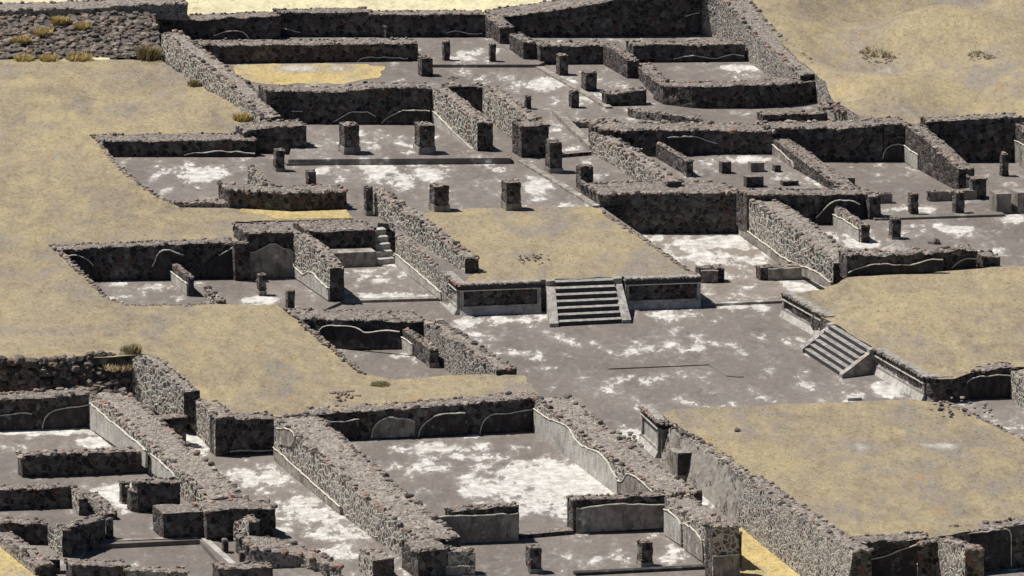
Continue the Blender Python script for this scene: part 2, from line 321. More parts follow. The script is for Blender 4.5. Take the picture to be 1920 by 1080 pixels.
def in_poly(x, y, poly):
    c = np.zeros(len(x), bool); n = len(poly); j = n-1
    for i in range(n):
        xi, yi = poly[i]; xj, yj = poly[j]
        hit = ((yi > y) != (yj > y)) & (x < (xj-xi)*(y-yi)/(yj-yi+1e-12)+xi)
        c ^= hit; j = i
    return c
def sheet(name, label, pts, z, mt, bottom=-.4, step=.7, bumpz=0.0, rough=0.0, mound=False, side=None, edge=0.0, blades=0, tuftm='blade', blobs=BLOBS, amp=0.0):
    """a level or rolling surface over a real outline, with vertical sides down to `bottom`"""
    pts = [(p[0], p[1], p[2] if len(p) > 2 else z) for p in pts]
    W = [P(*p) for p in pts]
    # densify outline with a ragged line
    out = []
    for i in range(len(W)):
        a, b = W[i], W[(i+1) % len(W)]; L = (b-a).length; k = max(1, int(L/(step*.8)))
        n2 = Vector((-(b-a).y, (b-a).x, 0)).normalized()
        for j in range(k):
            q = a.lerp(b, j/k)
            if rough and 0 < j: q = q+n2*(noise.noise(Vector((q.x*.9, q.y*.9, 3)))*rough)
            out.append(q)
    n = len(out)
    ox = np.array([q.x for q in out]); oy = np.array([q.y for q in out]); oz = np.array([q.z for q in out])
    gx, gy = np.meshgrid(np.arange(ox.min(), ox.max(), step), np.arange(oy.min(), oy.max(), step*1.15))
    gx = gx.ravel()+rng.uniform(-.2, .2, gx.size)*step; gy = gy.ravel()+rng.uniform(-.2, .2, gy.size)*step
    k = in_poly(gx, gy, list(zip(ox, oy))); gx, gy = gx[k], gy[k]
    if len(gx):
        d2 = (gx[:,None]-ox[None])**2+(gy[:,None]-oy[None])**2
        near = np.sqrt(d2.min(1)); keep = near > step*.35; gx, gy, d2, near = gx[keep], gy[keep], d2[keep], near[keep]
        wgt = 1/(d2+.05)**1.1; gz = (wgt*oz).sum(1)/wgt.sum(1)
        if amp or bumpz:
            nz = np.array([noise.noise(Vector((x*.11, y*.09, 1)))*amp+noise.noise(Vector((x*.7, y*.7, 5)))*bumpz for x, y in zip(gx, gy)])
            gz = gz+nz*np.clip(near/2.5, .15, 1)
    else: gz = gx
    co = [Vector((x, y)) for x, y in zip(np.concatenate([ox, gx]), np.concatenate([oy, gy]))]
    rv, re, rf, ov, oe, of = delaunay_2d_cdt(co, [(i, (i+1) % n) for i in range(n)], [list(range(n))], 1, 1e-5)
    zz = np.concatenate([oz, gz]); V = np.array([(v.x, v.y, zz[o[0]] if o else oz[0]) for v, o in zip(rv, ov)])
    F = []
    for f in rf:
        a, b, c = (V[i] for i in f[:3])
        F.append(f[:3] if (b[0]-a[0])*(c[1]-a[1])-(b[1]-a[1])*(c[0]-a[0]) > 0 else f[:3][::-1])
    mb = MB(); mb.add(V, np.array(F), 0, 0.0, field_at(V[:,0], V[:,1], float(np.mean(oz)), blobs))
    zb = bottom; area = sum(W[i].x*W[(i+1) % len(W)].y-W[(i+1) % len(W)].x*W[i].y for i in range(len(W)))
    up = np.stack([ox, oy, oz], 1); lo = np.stack([ox, oy, np.full(n, zb)], 1)
    Fs = [[i, (i+1) % n, n+(i+1) % n, n+i] for i in range(n)]
    if area > 0: Fs = [f[::-1] for f in Fs]
    mb.add(np.concatenate([up, lo]), np.array(Fs), 1 if side else 0)
    ms = [mt]+([side] if side else [])
    o = mb.build(name, ms, smooth=True)
    tag(o, label, None, None, 'structure')
    if blades and len(gx):
        g = MB(); A = abs(area)/2
        tri = V[np.array(F)]; ar = np.abs(np.cross(tri[:,1]-tri[:,0], tri[:,2]-tri[:,0])[:,2])/2
        pick = rng.choice(len(tri), int(A*blades), p=ar/ar.sum())
        r1, r2 = rng.random(len(pick)), rng.random(len(pick)); s_ = r1+r2 > 1; r1[s_] = 1-r1[s_]; r2[s_] = 1-r2[s_]
        pos = tri[pick,0]+(tri[pick,1]-tri[pick,0])*r1[:,None]+(tri[pick,2]-tri[pick,0])*r2[:,None]
        dens = np.array([noise.noise(Vector((p[0]*.35, p[1]*.22, 9)))+.5*noise.noise(Vector((p[0]*1.3, p[1]*.9, 2))) for p in pos])
        tufts(g, pos, (.03, .08), 1.0, 4)
        tag(g.build('grass_tufts', tuftm), 'short dry tufts standing on the '+name.replace('_', ' '), 'grass', None, 'stuff')
    return o
def tufts(g, pos, hr, spread, blades=7):
    n = len(pos); 
    if n == 0: return
    vs, rs = [], []
    for k in range(blades):
        a = rng.uniform(0, 6.283, n); h = rng.uniform(hr[0], hr[1], n); l = h*rng.uniform(.2, spread+.3, n); wd = rng.uniform(.012, .03, n)*(1+h*2)
        ca, sa = np.cos(a), np.sin(a); off = rng.uniform(-.08, .08, (n, 2))
        b = pos.copy(); b[:,:2] += off; b[:,2] -= .02
        t = b.copy(); t[:,0] += ca*l; t[:,1] += sa*l; t[:,2] += h
        p1 = b.copy(); p1[:,0] -= sa*wd; p1[:,1] += ca*wd; p2 = b.copy(); p2[:,0] += sa*wd; p2[:,1] -= ca*wd
        vs.append(np.stack([p1, p2, t], 1).reshape(-1, 3)); rs.append(np.repeat(rng.random(n), 3))
    V = np.concatenate(vs); g.add(V, np.arange(len(V)).reshape(-1, 3), 0, np.concatenate(rs))

def face_name_pieces(): pass
def wall(label, pts, z, t=1.2, tv=None, mt='masonry', plaster=(), amp=.05, crest=.10, batter=0.0, name='stone_wall', cat='wall', stones=1.0, group=None, edge=.125, top_jag=.09, back=None):
    """a masonry wall; pts = [(x, y, h)] along the foot of the face we see, in photo pixels on level z"""
    base = [P(x, y, z) for x, y, h in pts]
    tops = [ztop(b, x, y-h) for b, (x, y, h) in zip(base, pts)]
    dx = pts[-1][0]-pts[0][0]; dy = pts[-1][1]-pts[0][1]
    if tv is None: tv = BACK if abs(dy) < .33*abs(dx) else ADIR
    tv = tv*t
    seg = [0.0]
    for a, b in zip(base, base[1:]): seg.append(seg[-1]+(b-a).length)
    L = seg[-1]; nu = max(2, int(L/.2)); H = max(tops)-z+.3; nv = max(2, int(H/.2)); nw = max(2, int(t/.25))
    seed = random.random()*100
    def at(s):
        for i in range(len(base)-1):
            if s <= seg[i+1] or i == len(base)-2:
                f = (s-seg[i])/(seg[i+1]-seg[i]); return base[i].lerp(base[i+1], f), tops[i]*(1-f)+tops[i+1]*f
    def pos(iu, iv, iw):
        s = L*iu/nu; b, zt = at(s)
        zt2 = zt+noise.noise(Vector((s*1.1, seed, iw*.4)))*top_jag+noise.noise(Vector((s*3.1, seed+9, iw*.9)))*top_jag*.6
        zz = (z-.3)+(zt2-(z-.3))*iv/nv
        p = b+tv*(iw/nw); p.z = zz
        if batter and iw < nw: p = p+tv.normalized()*(batter*(iv/nv)*(1-iw/nw))
        d = noise.noise_vector(p*2.3)*amp*.6+noise.noise_vector(p*5.5)*amp*.4
        if iv == 0: d *= 0
        return p+d
    mb = MB()
    def grid(na, nb, fn, flip, mi=0):
        V = [fn(i, j)[:] for i in range(na+1) for j in range(nb+1)]
        F = [[i*(nb+1)+j, (i+1)*(nb+1)+j, (i+1)*(nb+1)+j+1, i*(nb+1)+j+1] for i in range(na) for j in range(nb)]
        if flip: F = [f[::-1] for f in F]
        mb.add(V, np.array(F), mi)
    e = (base[-1]-base[0]); flip = e.cross(tv).z < 0
    grid(nu, nv, lambda i, j: pos(i, j, 0), flip)
    grid(nu, nv, lambda i, j: pos(i, j, nw), not flip)
    grid(nu, nw, lambda i, j: pos(i, nv, j), flip)
    grid(nw, nv, lambda i, j: pos(0, j, i), not flip, 2)  # wall ends take the darker masonry, their shade painted in
    grid(nw, nv, lambda i, j: pos(nu, j, i), flip, 2)
    # coping stones: a toothed row along both edges, loose ones over the top
    for iw, dens in ((0, 1.0), (nw, .9)):
        s = 0.0
        while s < L and stones:
            iu = s/L*nu; p = pos(iu, nv, iw); sz = edge*random.choice((.55, .7, .85, 1.0, 1.15))
            p = p+tv.normalized()*((.09+random.uniform(-.03, .16))*(1 if iw == 0 else -1)); p.z += sz*random.uniform(-.45, .18)
            mb.stone(p, sz, 1, .85); s += sz*random.uniform(1.2, 3.6)/dens
    for k in range(int(L*t*6.0*stones)):
        p = pos(random.random()*nu, nv, random.random()*nw); sz = random.choice((.05, .07, .09, .12, .16)); p.z -= sz*.28; mb.stone(p, sz, 1, .55)
    for iu in (0, nu):
        for k in range(int(t*3*stones)):
            p = pos(iu, nv, random.random()*nw); sz = edge*random.uniform(.6, 1.1); p.z += sz*.1; mb.stone(p, sz, 1, .85)
    WT[label] = [round(q, 2) for q in tops]
    loc = base[0].copy()
    if plaster:
        root = empty(name, loc); mb.build('masonry', [mt, 'stone', 'masonry'], root, loc)
    else:
        root = mb.build(name, [mt, 'stone', 'masonry'], None, loc)
    tag(root, label, cat, group)
    for pl in plaster:
        kind = pl[0]; poly = pl[1]; rim = pl[2] if len(pl) > 2 else None
        seg_i = pl[3] if len(pl) > 3 else 0
        a, b = base[seg_i], base[min(seg_i+1, len(base)-1)]
        d = (b-a); d.z = 0; nrm = Vector((d.y, -d.x, 0)).normalized()
        if nrm.dot(tv) > 0: nrm = -nrm
        pan(root, kind, poly, rim, a, nrm, loc)
    return root
def smooth_line(Q, step=.25, jag=.07):
    out = []
    for a, b in zip(Q, Q[1:]):
        k = max(1, int((b-a).length/step))
        for j in range(k):
            q = a.lerp(b, j/k); out.append(q)
    out.append(Q[-1].copy())
    for it in range(2):
        out = [out[0]]+[(out[i-1]+out[i]*2+out[i+1])/4 for i in range(1, len(out)-1)]+[out[-1]]
    return [q+Vector((0, 0, noise.noise(q*2.5)*jag)) for q in out]
def pan(root, kind, poly, rim, a, nrm, loc, off=.07):
    """plaster still clinging to the wall face: outline in photo pixels put on the real face plane; the first `rim` points are its broken upper edge"""
    Q = [Pplane(x, y, a, nrm) for x, y in poly]
    r = rim if rim else 0
    top = smooth_line(Q[:r]) if r > 1 else Q[:r]
    ring = top+Q[r:]
    u = Vector((-nrm.y, nrm.x, 0))
    co = [Vector(((q-a).dot(u), q.z)) for q in ring]; n = len(co)
    rv, re, rf, ov, oe, of = delaunay_2d_cdt(co, [(i, (i+1) % n) for i in range(n)], [list(range(n))], 1, 1e-5)
    mb = MB()
    front = [(a+u*v.x+nrm*off+Vector((0, 0, v.y-a.z)))[:] for v in rv]
    back = [(a+u*v.x-nrm*.05+Vector((0, 0, v.y-a.z)))[:] for v in rv]
    F = []
    for f in rf:
        for k in range(1, len(f)-1):
            t = [f[0], f[k], f[k+1]]
            A, B, C = (Vector(front[i]) for i in t)
            F.append(t if (B-A).cross(C-A).dot(nrm) > 0 else t[::-1])
    mb.add(front, np.array(F), 0)
    # thickness
    fr = [a+u*v.x+nrm*off+Vector((0, 0, v.y-a.z)) for v in co]; bk = [q-nrm*(off+.05) for q in fr]
    mb.add([q[:] for q in fr+bk], np.array([[i, (i+1) % n, n+(i+1) % n, n+i] for i in range(n)]), 0)
    o = mb.build('plaster_panel', kind, root, loc)
    if r > 1:
        m2 = MB(); m2.tube([a+u*((q-a).dot(u))+nrm*(off+.01)+Vector((0, 0, q.z-a.z)) for q in top], .036, 0, 6)
        k = m2.build('plaster_rim', 'rim', None, loc); k.parent = o; k.location = (0, 0, 0)
    return o
def pillar(label, x0, x1, yb, yt, z, foot=0, d=None, side=0, name='stone_pillar', group='stone pillar stumps', foot_m='plaster'):
    """a square pillar stump: x0..x1 its shaded front, yb foot, yt top"""
    a = P(x0, yb, z); wd = (P(x1, yb, z)-a).length; zt = ztop(a, x0, yt); d = d or wd*1.05
    ex = Vector((wd, wd*.2, 0)); ey = BACK*d; mb = MB(); nz = max(3, int((zt-z)/.18)); k = 3
    def ring(s):
        s *= 1
        return None
    sd_ = random.random()*50
    def pos(i, j, zz):
        p = a+ex*i+ey*j; p.z = zz
        return p+noise.noise_vector(p*3.1+Vector((sd_, 0, 0)))*.055
    for (fn, fl) in ((lambda u, v: pos(u, 0, v), 0), (lambda u, v: pos(u, 1, v), 1), (lambda u, v: pos(0, u, v), 1), (lambda u, v: pos(1, u, v), 0)):
        V = [fn(i/k, z-.1+(zt-z+.1)*j/nz)[:] for i in range(k+1) for j in range(nz+1)]
        F = [[i*(nz+1)+j, (i+1)*(nz+1)+j, (i+1)*(nz+1)+j+1, i*(nz+1)+j+1] for i in range(k) for j in range(nz)]
        if fl: F = [f[::-1] for f in F]
        mb.add(V, np.array(F), 0)
    V = [pos(i/k, j/k, zt)[:] for i in range(k+1) for j in range(k+1)]
    mb.add(V, np.array([[i*(k+1)+j, (i+1)*(k+1)+j, (i+1)*(k+1)+j+1, i*(k+1)+j+1] for i in range(k) for j in range(k)]), 0)
    for q in range(max(5, int(wd*d*16))):
        p = pos(random.uniform(.08, .92), random.uniform(.08, .92), zt); sz = random.uniform(.08, .15); mb.stone(p, sz, 1, .8)
    for q in range(int((zt-z)*6)):     # stones standing proud of the faces
        f = random.random(); zz = z+.15+(zt-z-.2)*random.random()
        p = pos(f, 0, zz) if random.random() < .5 else pos(0, f, zz)
        mb.stone(p, random.uniform(.04, .075), 1, .8)
    if foot:
        root = empty(name, a); mb.build('shaft', ['masonry', 'stone'], root, a)
        f = MB(); g = .06; f.box(a-ex*g-ey*g-Vector((0, 0, .05)), ex*(1+2*g), ey*(1+2*g), (0, 0, foot+.05))
        b = f.build('plaster_foot', foot_m, root, a)
    else: root = mb.build(name, ['masonry', 'stone'], None, a)
    return tag(root, label, 'pillar', group)
def riser(label, pts, z0, z1, tread, mt='floor', name='step', tv=None):
    """a low solid kerb or step between two levels; pts along its visible foot"""
    A = [P(x, y, z0) for x, y in pts]; tv = (tv or BACK)*tread; mb = MB()
    for a, b in zip(A, A[1:]):
        k = max(1, int((b-a).length/1.2))
        for j in range(k):
            p, q = a.lerp(b, j/k), a.lerp(b, (j+1)/k)
            h = z1-z0+noise.noise(p*1.1)*.006
            mb.box(p-Vector((0, 0, .05)), q-p, tv, (0, 0, h+.05))
    o = mb.build(name, mt, None, A[0]); return tag(o, label, 'step')
def lip(label, x0, y0, x1, y1, z): pass

# ================================================================ THE GROUND
Z2, ZR, ZL, ZC = 1.75, 1.2, .15, .25; ZP = Z2+.38
g = MB()
g.add([(-4000,-2500,-.06),(4000,-2500,-.06),(4000,6500,-.06),(-4000,6500,-.06)], [[0,1,2,3]])
tag(g.build('ground', 'field'), 'pale yellow dry field spreading out beyond the ruin', None, None, 'structure')
sheet('plaza_floor', 'grey stucco floor of the sunken plaza with white lime patches', [(-120,640),(300,470),(820,470),(1480,500),(2180,600),(2180,1180),(-120,1180)], 0, 'floor', -.3, .62)
sheet('upper_terrace', 'grey stucco floor of the upper courtyards on their terrace', [(150,250),(230,50),(1410,50),(1600,190),(1640,262),(1450,280),(1452,290),(1600,352),(1400,356),(1384,372),(1133,376),(1128,388),(1312,515),(1170,519),(1020,524),(866,531),(838,522),(742,444),(741,420),(709,418),(705,434),(440,440),(180,445)], Z2, 'floor', -.3, .62, side='packed')
sheet('eastern_terrace', 'brownish stucco floor of the right hand courtyards', [(1430,300),(2180,280),(2180,505),(1600,512),(1400,402)], ZR, 'floor', -.3, .62)
sheet('lower_room_floor', 'stucco floor of the sunken rooms left of the platform', [(80,520),(470,508),(560,500),(742,490),(826,559),(645,564),(560,600),(240,610),(140,580)], ZL, 'floor', -.2, .5)
sheet('side_court_floor', 'limewashed floor of the court right of the platform', [(1090,420),(1395,425),(1600,545),(1466,564),(1322,570),(1230,574)], ZL, 'floorwhite', -.2, .5)
sheet('corner_rooms_floor', 'grey stucco floor of the small rooms at lower left', [(-90,790),(175,790),(400,945),(540,1000),(640,1120),(470,1120),(374,1012),(165,1022),(90,1150),(-90,1150)], ZC, 'floor', -.2, .5)
sheet('portico_floor', 'raised floor of the pillared portico room', [(540,299),(560,225),(820,225),(958,291),(958,296)], ZP, 'floor', Z2-.2, .5)
riser('long low stucco step in front of the two pillar portico', [(538,311),(962,305)], Z2, Z2+.16, 1.3)
sheet('back_portico_floor', 'raised floor of the far pillared portico', [(783,121),(783,72),(1120,72),(1010,121)], Z2+.2, 'floor', Z2-.2, .5)

# ---- grass covered unexcavated earth
G1 = [(-380,110,2.75),(300,112,2.75),(367,157,2.68),(433,193,2.62),(480,235,2.60),(458,256,2.7),(330,262,2.72),(183,266,2.62),(212,302,2.5),(255,342,2.3),(298,370,2.05),(335,388,1.8),
 (436,391,1.78),(547,398,1.78),(652,394,1.78),(662,411,1.78),(440,415,1.85),(436,430,1.9),(448,452,2.15),(280,461,2.1),(110,469,2.0),(150,508,2.0),(200,560,2.0),(250,573,2.0),(400,570,2.0),(520,572,1.9),
 (562,602,1.48),(610,640,1.5),(680,700,1.55),(740,712,1.55),(880,702,1.6),(985,704,1.7),(1008,742,1.80),(860,752,1.66),(700,765,1.58),(572,779,1.46),(520,785,1.86),(425,786,2.0),(404,783,2.05),(380,760,1.94),(350,737,1.80),(343,732,2.4),(300,694,3.0),(262,665,3.25),(140,672,2.9),(-380,680,2.9)]
sheet('grassy_rise', 'broad sheet of dry grass over unexcavated earth on the left', G1, 2, 'grass', -.3, .8, .06, .35, side='masonry', blades=5, blobs=GBLOBS, amp=.22)
sheet('platform_grass', 'dry grass covering the top of the central platform', [(790,400),(880,391),(960,388),(1110,387),(1132,398),(1308,515),(1160,519),(1030,524),(868,531),(895,508),(830,455)], Z2+.03, 'grass', Z2-.2, .7, .03, .25, blades=5, blobs=GBLOBS+[(985,413,36,10,-1)])
G3 = [(1472,551,1.35),(1562,606,1.35),(1640,652,1.36),(1737,709,1.36),(1790,710,1.38),(1830,695,1.6),(1902,688,1.7),(2180,684,1.7),(2180,490,1.6),(1880,500,1.5),(1720,512,1.4),(1590,520,1.4),(1545,543,1.35),(1486,549,1.35)]
sheet('grassy_terrace', 'dry grass mound behind the right hand stairway', G3, 1.3, 'grass', -.3, .8, .05, .3, side='masonry', blades=5, blobs=GBLOBS, amp=.6)
G2 = [(1243,778,1.9),(1262,767,2.0),(1500,757,2.0),(1700,749,2.0),(1785,755,2.0),(1850,790,2.0),(1935,832,2.0),(2150,860,2.0),(2150,962,2.1),(1920,978,2.15),(1742,1010,2.35),(1596,1020,2.48),(1486,938,2.55),(1404,889,2.42),(1342,846,2.25),(1294,817,2.08),(1260,792,1.9)]
sheet('grass_roof', 'dry grass over the filled block at lower right', G2, 2, 'grass', -.3, .8, .06, .3, side='masonry', blades=5, blobs=GBLOBS, amp=.2)
G4 = [(1398,-10,3.7),(1402,22,3.7),(1470,85,3.7),(1548,153,3.5),(1560,185,3.0),(1640,236,3.4),(1712,236,3.4),(1760,228,3.4),(1912,220,3.45),(2020,216,3.5),(2100,-200,5),(1380,-200,4.4)]
sheet('hill', 'dry yellow hillside at the upper right', G4, 3.6, 'grass', -.3, 1.1, .10, .3, side='packed', blades=3, blobs=GBLOBS, amp=2.2)
sheet('yellow_grass_strip', 'bright yellow grass running down beside the talus wall', [(1376,985),(1440,1000),(1560,1120),(1392,1120)], .1, 'yellow', -.1, .4, .03, .1, blades=14, tuftm='gold', blobs=[])
sheet('yellow_grass_corner', 'bright yellow grass at the lower left corner', [(-60,985),(12,1012),(60,1068),(120,1120),(-60,1120)], .5, 'yellow', -.1, .4, .05, .1, blades=14, tuftm='gold', blobs=[])
sheet('yellow_grass_court', 'yellow grass that has taken over the court floor near the back', [(436,123),(500,120),(690,120),(722,128),(712,145),(640,158),(500,158),(450,150)], Z2+.02, 'yellow', Z2-.1, .5, .02, .5, blades=7, tuftm='gold', blobs=[(560,128,50,8,2.0),(640,128,20,6,2.0)])
sheet('yellow_grass_ledge', 'narrow yellow grass ledge under the middle courtyard wall', [(452,391),(548,397),(650,393),(662,409),(540,410),(440,408)], 1.83, 'yellow', 1.6, .4, .03, .1, blades=10, tuftm='gold', blobs=[])

# ================================================================ WALLS: back compound
wall('rubble wall along the top left edge above the stone bank', [(-60,36,14),(120,32,14),(258,26,16),(352,30,22)], 3.6, 2.4, None, 'packed', edge=.2)
wall('far rear wall, dark left stretch with an arched plaster scar', [(300,74,34),(400,74,38),(526,74,44)], Z2, 1.6, None, 'masonry', [('darkplaster',[(400,66),(425,57),(445,56),(465,62),(467,72),(400,72)],5)])
wall('far rear wall, second stretch from the left up to the stub', [(526,69,44),(697,69,46)], Z2, 1.4, None, 'masonry', [('darkplaster',[(526,52),(545,54),(558,61),(563,60),(563,66),(526,66)],4)])
wall('far rear wall, third stretch with a notched pale plaster line', [(697,70,42),(912,69,42)], Z2, 1.4, None, 'masonry', [('darkplaster',[(836,62),(848,57),(870,60),(885,64),(904,62),(904,68),(834,68)],5)])
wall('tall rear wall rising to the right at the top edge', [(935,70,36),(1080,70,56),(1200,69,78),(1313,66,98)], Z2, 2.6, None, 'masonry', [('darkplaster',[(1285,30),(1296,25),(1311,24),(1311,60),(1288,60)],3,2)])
wall('short stub of wall jutting from the far rear wall', [(697,66,32),(724,72,22)], Z2, .8, None, 'masonry')
wall('lit cross wall stub left of the tall rear wall', [(909,69,42),(937,88,36)], Z2, 1.0)
wall('big lit side wall closing the back compound on the right', [(1312,64,100),(1345,72,85),(1400,113,58),(1450,150,50),(1500,190,50)], Z2, 1.8, None, 'packed', edge=.18)
wall('long dark wall fronting the far left gallery', [(380,120,34),(784,114,32)], Z2, 1.6, None, 'masonry', [('darkplaster',[(669,117),(672,109),(690,107),(735,107),(765,109),(765,116)],5)])
wall('short lit cross wall by the far portico steps', [(955,98,34),(981,117,38)], Z2, .8)
wall('dark wall panel right of the far portico', [(1013,121,34),(1132,120,34)], Z2, 1.3)
wall('narrow lit wall end beside the dark panel', [(1000,107,30),(1013,120,32)], Z2, .5)
wall('lit cross wall between the two far right rooms', [(1131,121,38),(1176,147,34)], Z2, .8)
wall('dark wall with wavy plaster line behind the whitewashed far room', [(1188,117,32),(1397,115,32)], Z2, 1.3, None, 'masonry', [('darkplaster',[(1262,110),(1280,106),(1300,103),(1325,106),(1343,111),(1355,104),(1375,100),(1395,104),(1395,113),(1262,115)],8)])
wall('lit low cross wall beside the bowed wall', [(1192,142,20),(1215,168,26),(1243,195,34)], Z2, 1.0)
wall('long bowed dark wall enclosing the whitewashed far room', [(1243,196,34),(1300,203,40),(1400,203,42),(1480,199,42),(1530,190,36),(1549,172,22)], Z2, 1.6, None, 'masonry')
wall('short dark wall in front of the three far pillars', [(1137,199,22),(1212,197,28)], Z2, .8, None, 'masonry')
wall('low ragged rubble wall on the far causeway', [(1186,222,14),(1240,228,14),(1318,232,8)], Z2, .8, None, 'packed')
wall('tiny ragged rubble wall left of the causeway', [(1082,240,10),(1160,239,12)], Z2, .8, None, 'packed')
wall('low dark kerb wall at the foot of the hill', [(1430,229,14),(1552,226,14)], Z2, .9, None, 'masonry')

# ---- portico room and passage
wall('tall lit boundary wall descending beside the left grass', [(303,112,50),(367,157,46),(433,193,34),(488,236,14)], 2.6, 1.3, None, 'bigstone', edge=.17)
wall('dark front end of the boundary wall above the left court', [(458,287,40),(520,289,52),(575,288,52)], Z2, 1.6, None, 'masonry')
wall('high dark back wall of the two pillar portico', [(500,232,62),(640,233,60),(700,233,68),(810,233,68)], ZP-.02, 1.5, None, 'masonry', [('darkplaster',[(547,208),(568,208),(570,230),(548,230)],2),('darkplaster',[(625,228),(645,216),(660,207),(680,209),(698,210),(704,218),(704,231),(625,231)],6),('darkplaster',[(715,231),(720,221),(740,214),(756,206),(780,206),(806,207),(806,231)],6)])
wall('broad lit cross wall right of the portico pillars', [(809,236,70),(850,262,68),(895,289,58)], Z2+.2, 1.0, None, 'bigstone', [('paleplaster',[(810,206),(818,212),(830,224),(850,245),(893,286),(810,234)],4)])
wall('dark back wall of the narrow passage', [(838,214,52),(905,214,52)], Z2, 1.0, None, 'masonry')
wall('long lit wall on the right side of the narrow passage', [(905,218,54),(952,254,54),(984,280,56)], Z2, 1.0, None, 'bigstone')
wall('dark square wall block at the end of the passage', [(978,296,60),(1029,293,57)], Z2, 1.6, None, 'masonry')
wall('sunken left court rear retaining wall with scalloped plaster', [(188,294,28),(330,294,30),(480,293,30)], Z2, 2.0, None, 'masonry', [('darkplaster',[(345,290),(355,285),(385,287),(408,282),(425,284),(450,284),(478,288),(478,293),(345,293)],7)])
wall('dark thick wall closing the left court at the front', [(430,391,34),(547,397,34),(650,393,34)], Z2, 2.0, None, 'masonry', edge=.19)
wall('very low ragged wall continuing toward the grass', [(336,391,8),(436,389,9)], Z2, 1.0, None, 'packed')
wall('tumbled triangular wall stub in the left court', [(464,350,38),(505,372,10)], Z2, .6, None, 'bigstone')

# ---- right hand rooms
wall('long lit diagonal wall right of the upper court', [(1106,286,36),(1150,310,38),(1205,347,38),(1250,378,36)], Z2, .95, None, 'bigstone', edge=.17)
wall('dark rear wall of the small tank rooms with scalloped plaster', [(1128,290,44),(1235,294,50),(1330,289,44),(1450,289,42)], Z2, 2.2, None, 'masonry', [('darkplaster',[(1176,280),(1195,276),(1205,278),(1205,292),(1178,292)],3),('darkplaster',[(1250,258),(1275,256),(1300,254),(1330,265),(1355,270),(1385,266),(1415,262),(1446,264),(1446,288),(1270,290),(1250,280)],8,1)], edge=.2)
wall('dark rear wall of the square room below the hill', [(1440,303,62),(1560,303,62),(1655,303,68)], ZR, 1.8, None, 'masonry', edge=.19)
wall('dark rear wall stretch with an arched plaster scar', [(1657,303,69),(1706,303,68)], ZR, 2.1, None, 'masonry', [('darkplaster',[(1655,296),(1658,276),(1670,268),(1684,267),(1697,272),(1697,301),(1655,301)],5)])
wall('tall dark wall at the far right under the hill', [(1740,304,76),(1912,303,84)], ZR, 1.2, None, 'masonry')
wall('lit wall cut by the right edge of the view', [(1901,303,70),(1950,332,60)], ZR, 1.0, None, 'masonry', [('plaster',[(1903,262),(1950,285),(1950,331),(1903,304)],2)])
wall('low lit partition wall with a dark end in the tank room', [(1230,296,28),(1289,331,28)], Z2, .35, None, 'masonry')
wall('lit diagonal wall with pale stepped plaster beside the tank room', [(1447,291,30),(1490,320,30),(1545,352,20),(1600,380,10)], Z2-.1, 1.1, None, 'masonry', [('plaster',[(1450,271),(1465,283),(1485,302),(1490,304),(1490,320),(1450,292)],5,0)])
wall('broad lit diagonal wall between the two right hand rooms', [(1697,304,70),(1745,331,60),(1797,360,42)], ZR, 1.0, None, 'masonry', [('paleplaster',[(1697,272),(1706,280),(1722,290),(1722,318),(1697,302)],3)])
wall('low grey kerb wall along the small plaster court', [(1640,382,18),(1673,381,18)], ZR, .4, None, 'plaster', stones=.2)
wall('low grey plastered wall left of the thick diagonal end', [(1743,378,18),(1832,374,18)], ZR, .4, None, 'plaster', stones=.2)
wall('dark end block of the broad diagonal wall', [(1823,374,38),(1849,373,38)], ZR, .9, None, 'masonry')
wall('dark back wall of the far right lower room with arched scar', [(1400,424,58),(1520,424,58),(1640,408,44)], ZR-.1, 1.6, None, 'masonry', [('darkplaster',[(1530,408),(1542,396),(1556,378),(1575,374),(1600,376),(1612,382),(1612,410),(1530,420)],6)])
wall('dark jutting end block at the lower room', [(1630,412,42),(1651,411,44)], ZR, 1.0, None, 'masonry')
wall('short lit wall with pale plaster foot in the lower room', [(1558,420,34),(1614,457,32)], ZR-.05, .55, None, 'bigstone', [('paleplaster',[(1558,400),(1585,412),(1612,430),(1612,454),(1558,418)],3)])
wall('huge dark wall closing the court right of the platform', [(1125,437,72),(1240,438,76),(1386,437,74)], ZL, 3.2, None, 'masonry', edge=.2)
wall('wide lit rubble wall sloping down to the plaza edge', [(1386,440,75),(1475,503,80),(1562,545,50)], ZL, 1.7, None, 'bigstone', [('plaster',[(1387,420),(1420,445),(1478,488),(1535,510),(1560,530),(1560,541),(1475,503),(1387,438)],5)], edge=.18)
wall('dark strip wall with pale wavy line above the right hand grass', [(1588,516,36),(1700,514,36),(1830,502,34)], 1.35, 1.2, None, 'masonry', [('darkplaster',[(1590,510),(1600,500),(1615,503),(1640,494),(1665,494),(1690,497),(1715,497),(1725,488),(1740,486),(1768,486),(1768,508),(1590,514)],10),('darkplaster',[(1783,504),(1790,492),(1800,485),(1828,484),(1828,501)],4,1)], top_jag=.2)
wall('small dark stub at the right end of the strip wall', [(1843,500,18),(1875,499,18)], 1.35, 1.4, None, 'masonry')
wall('low grey plastered wall left of the court opening', [(1312,530,26),(1358,529,26)], ZL, .7, None, 'masonry', [('plaster',[(1314,507),(1346,507),(1346,529),(1314,529)],2)], stones=.3)
wall('low grey plastered wall right of the court opening', [(1426,526,24),(1528,522,24)], ZL, .7, None, 'masonry', [('plaster',[(1440,504),(1480,501),(1526,499),(1526,521),(1440,525)],3)], stones=.3)

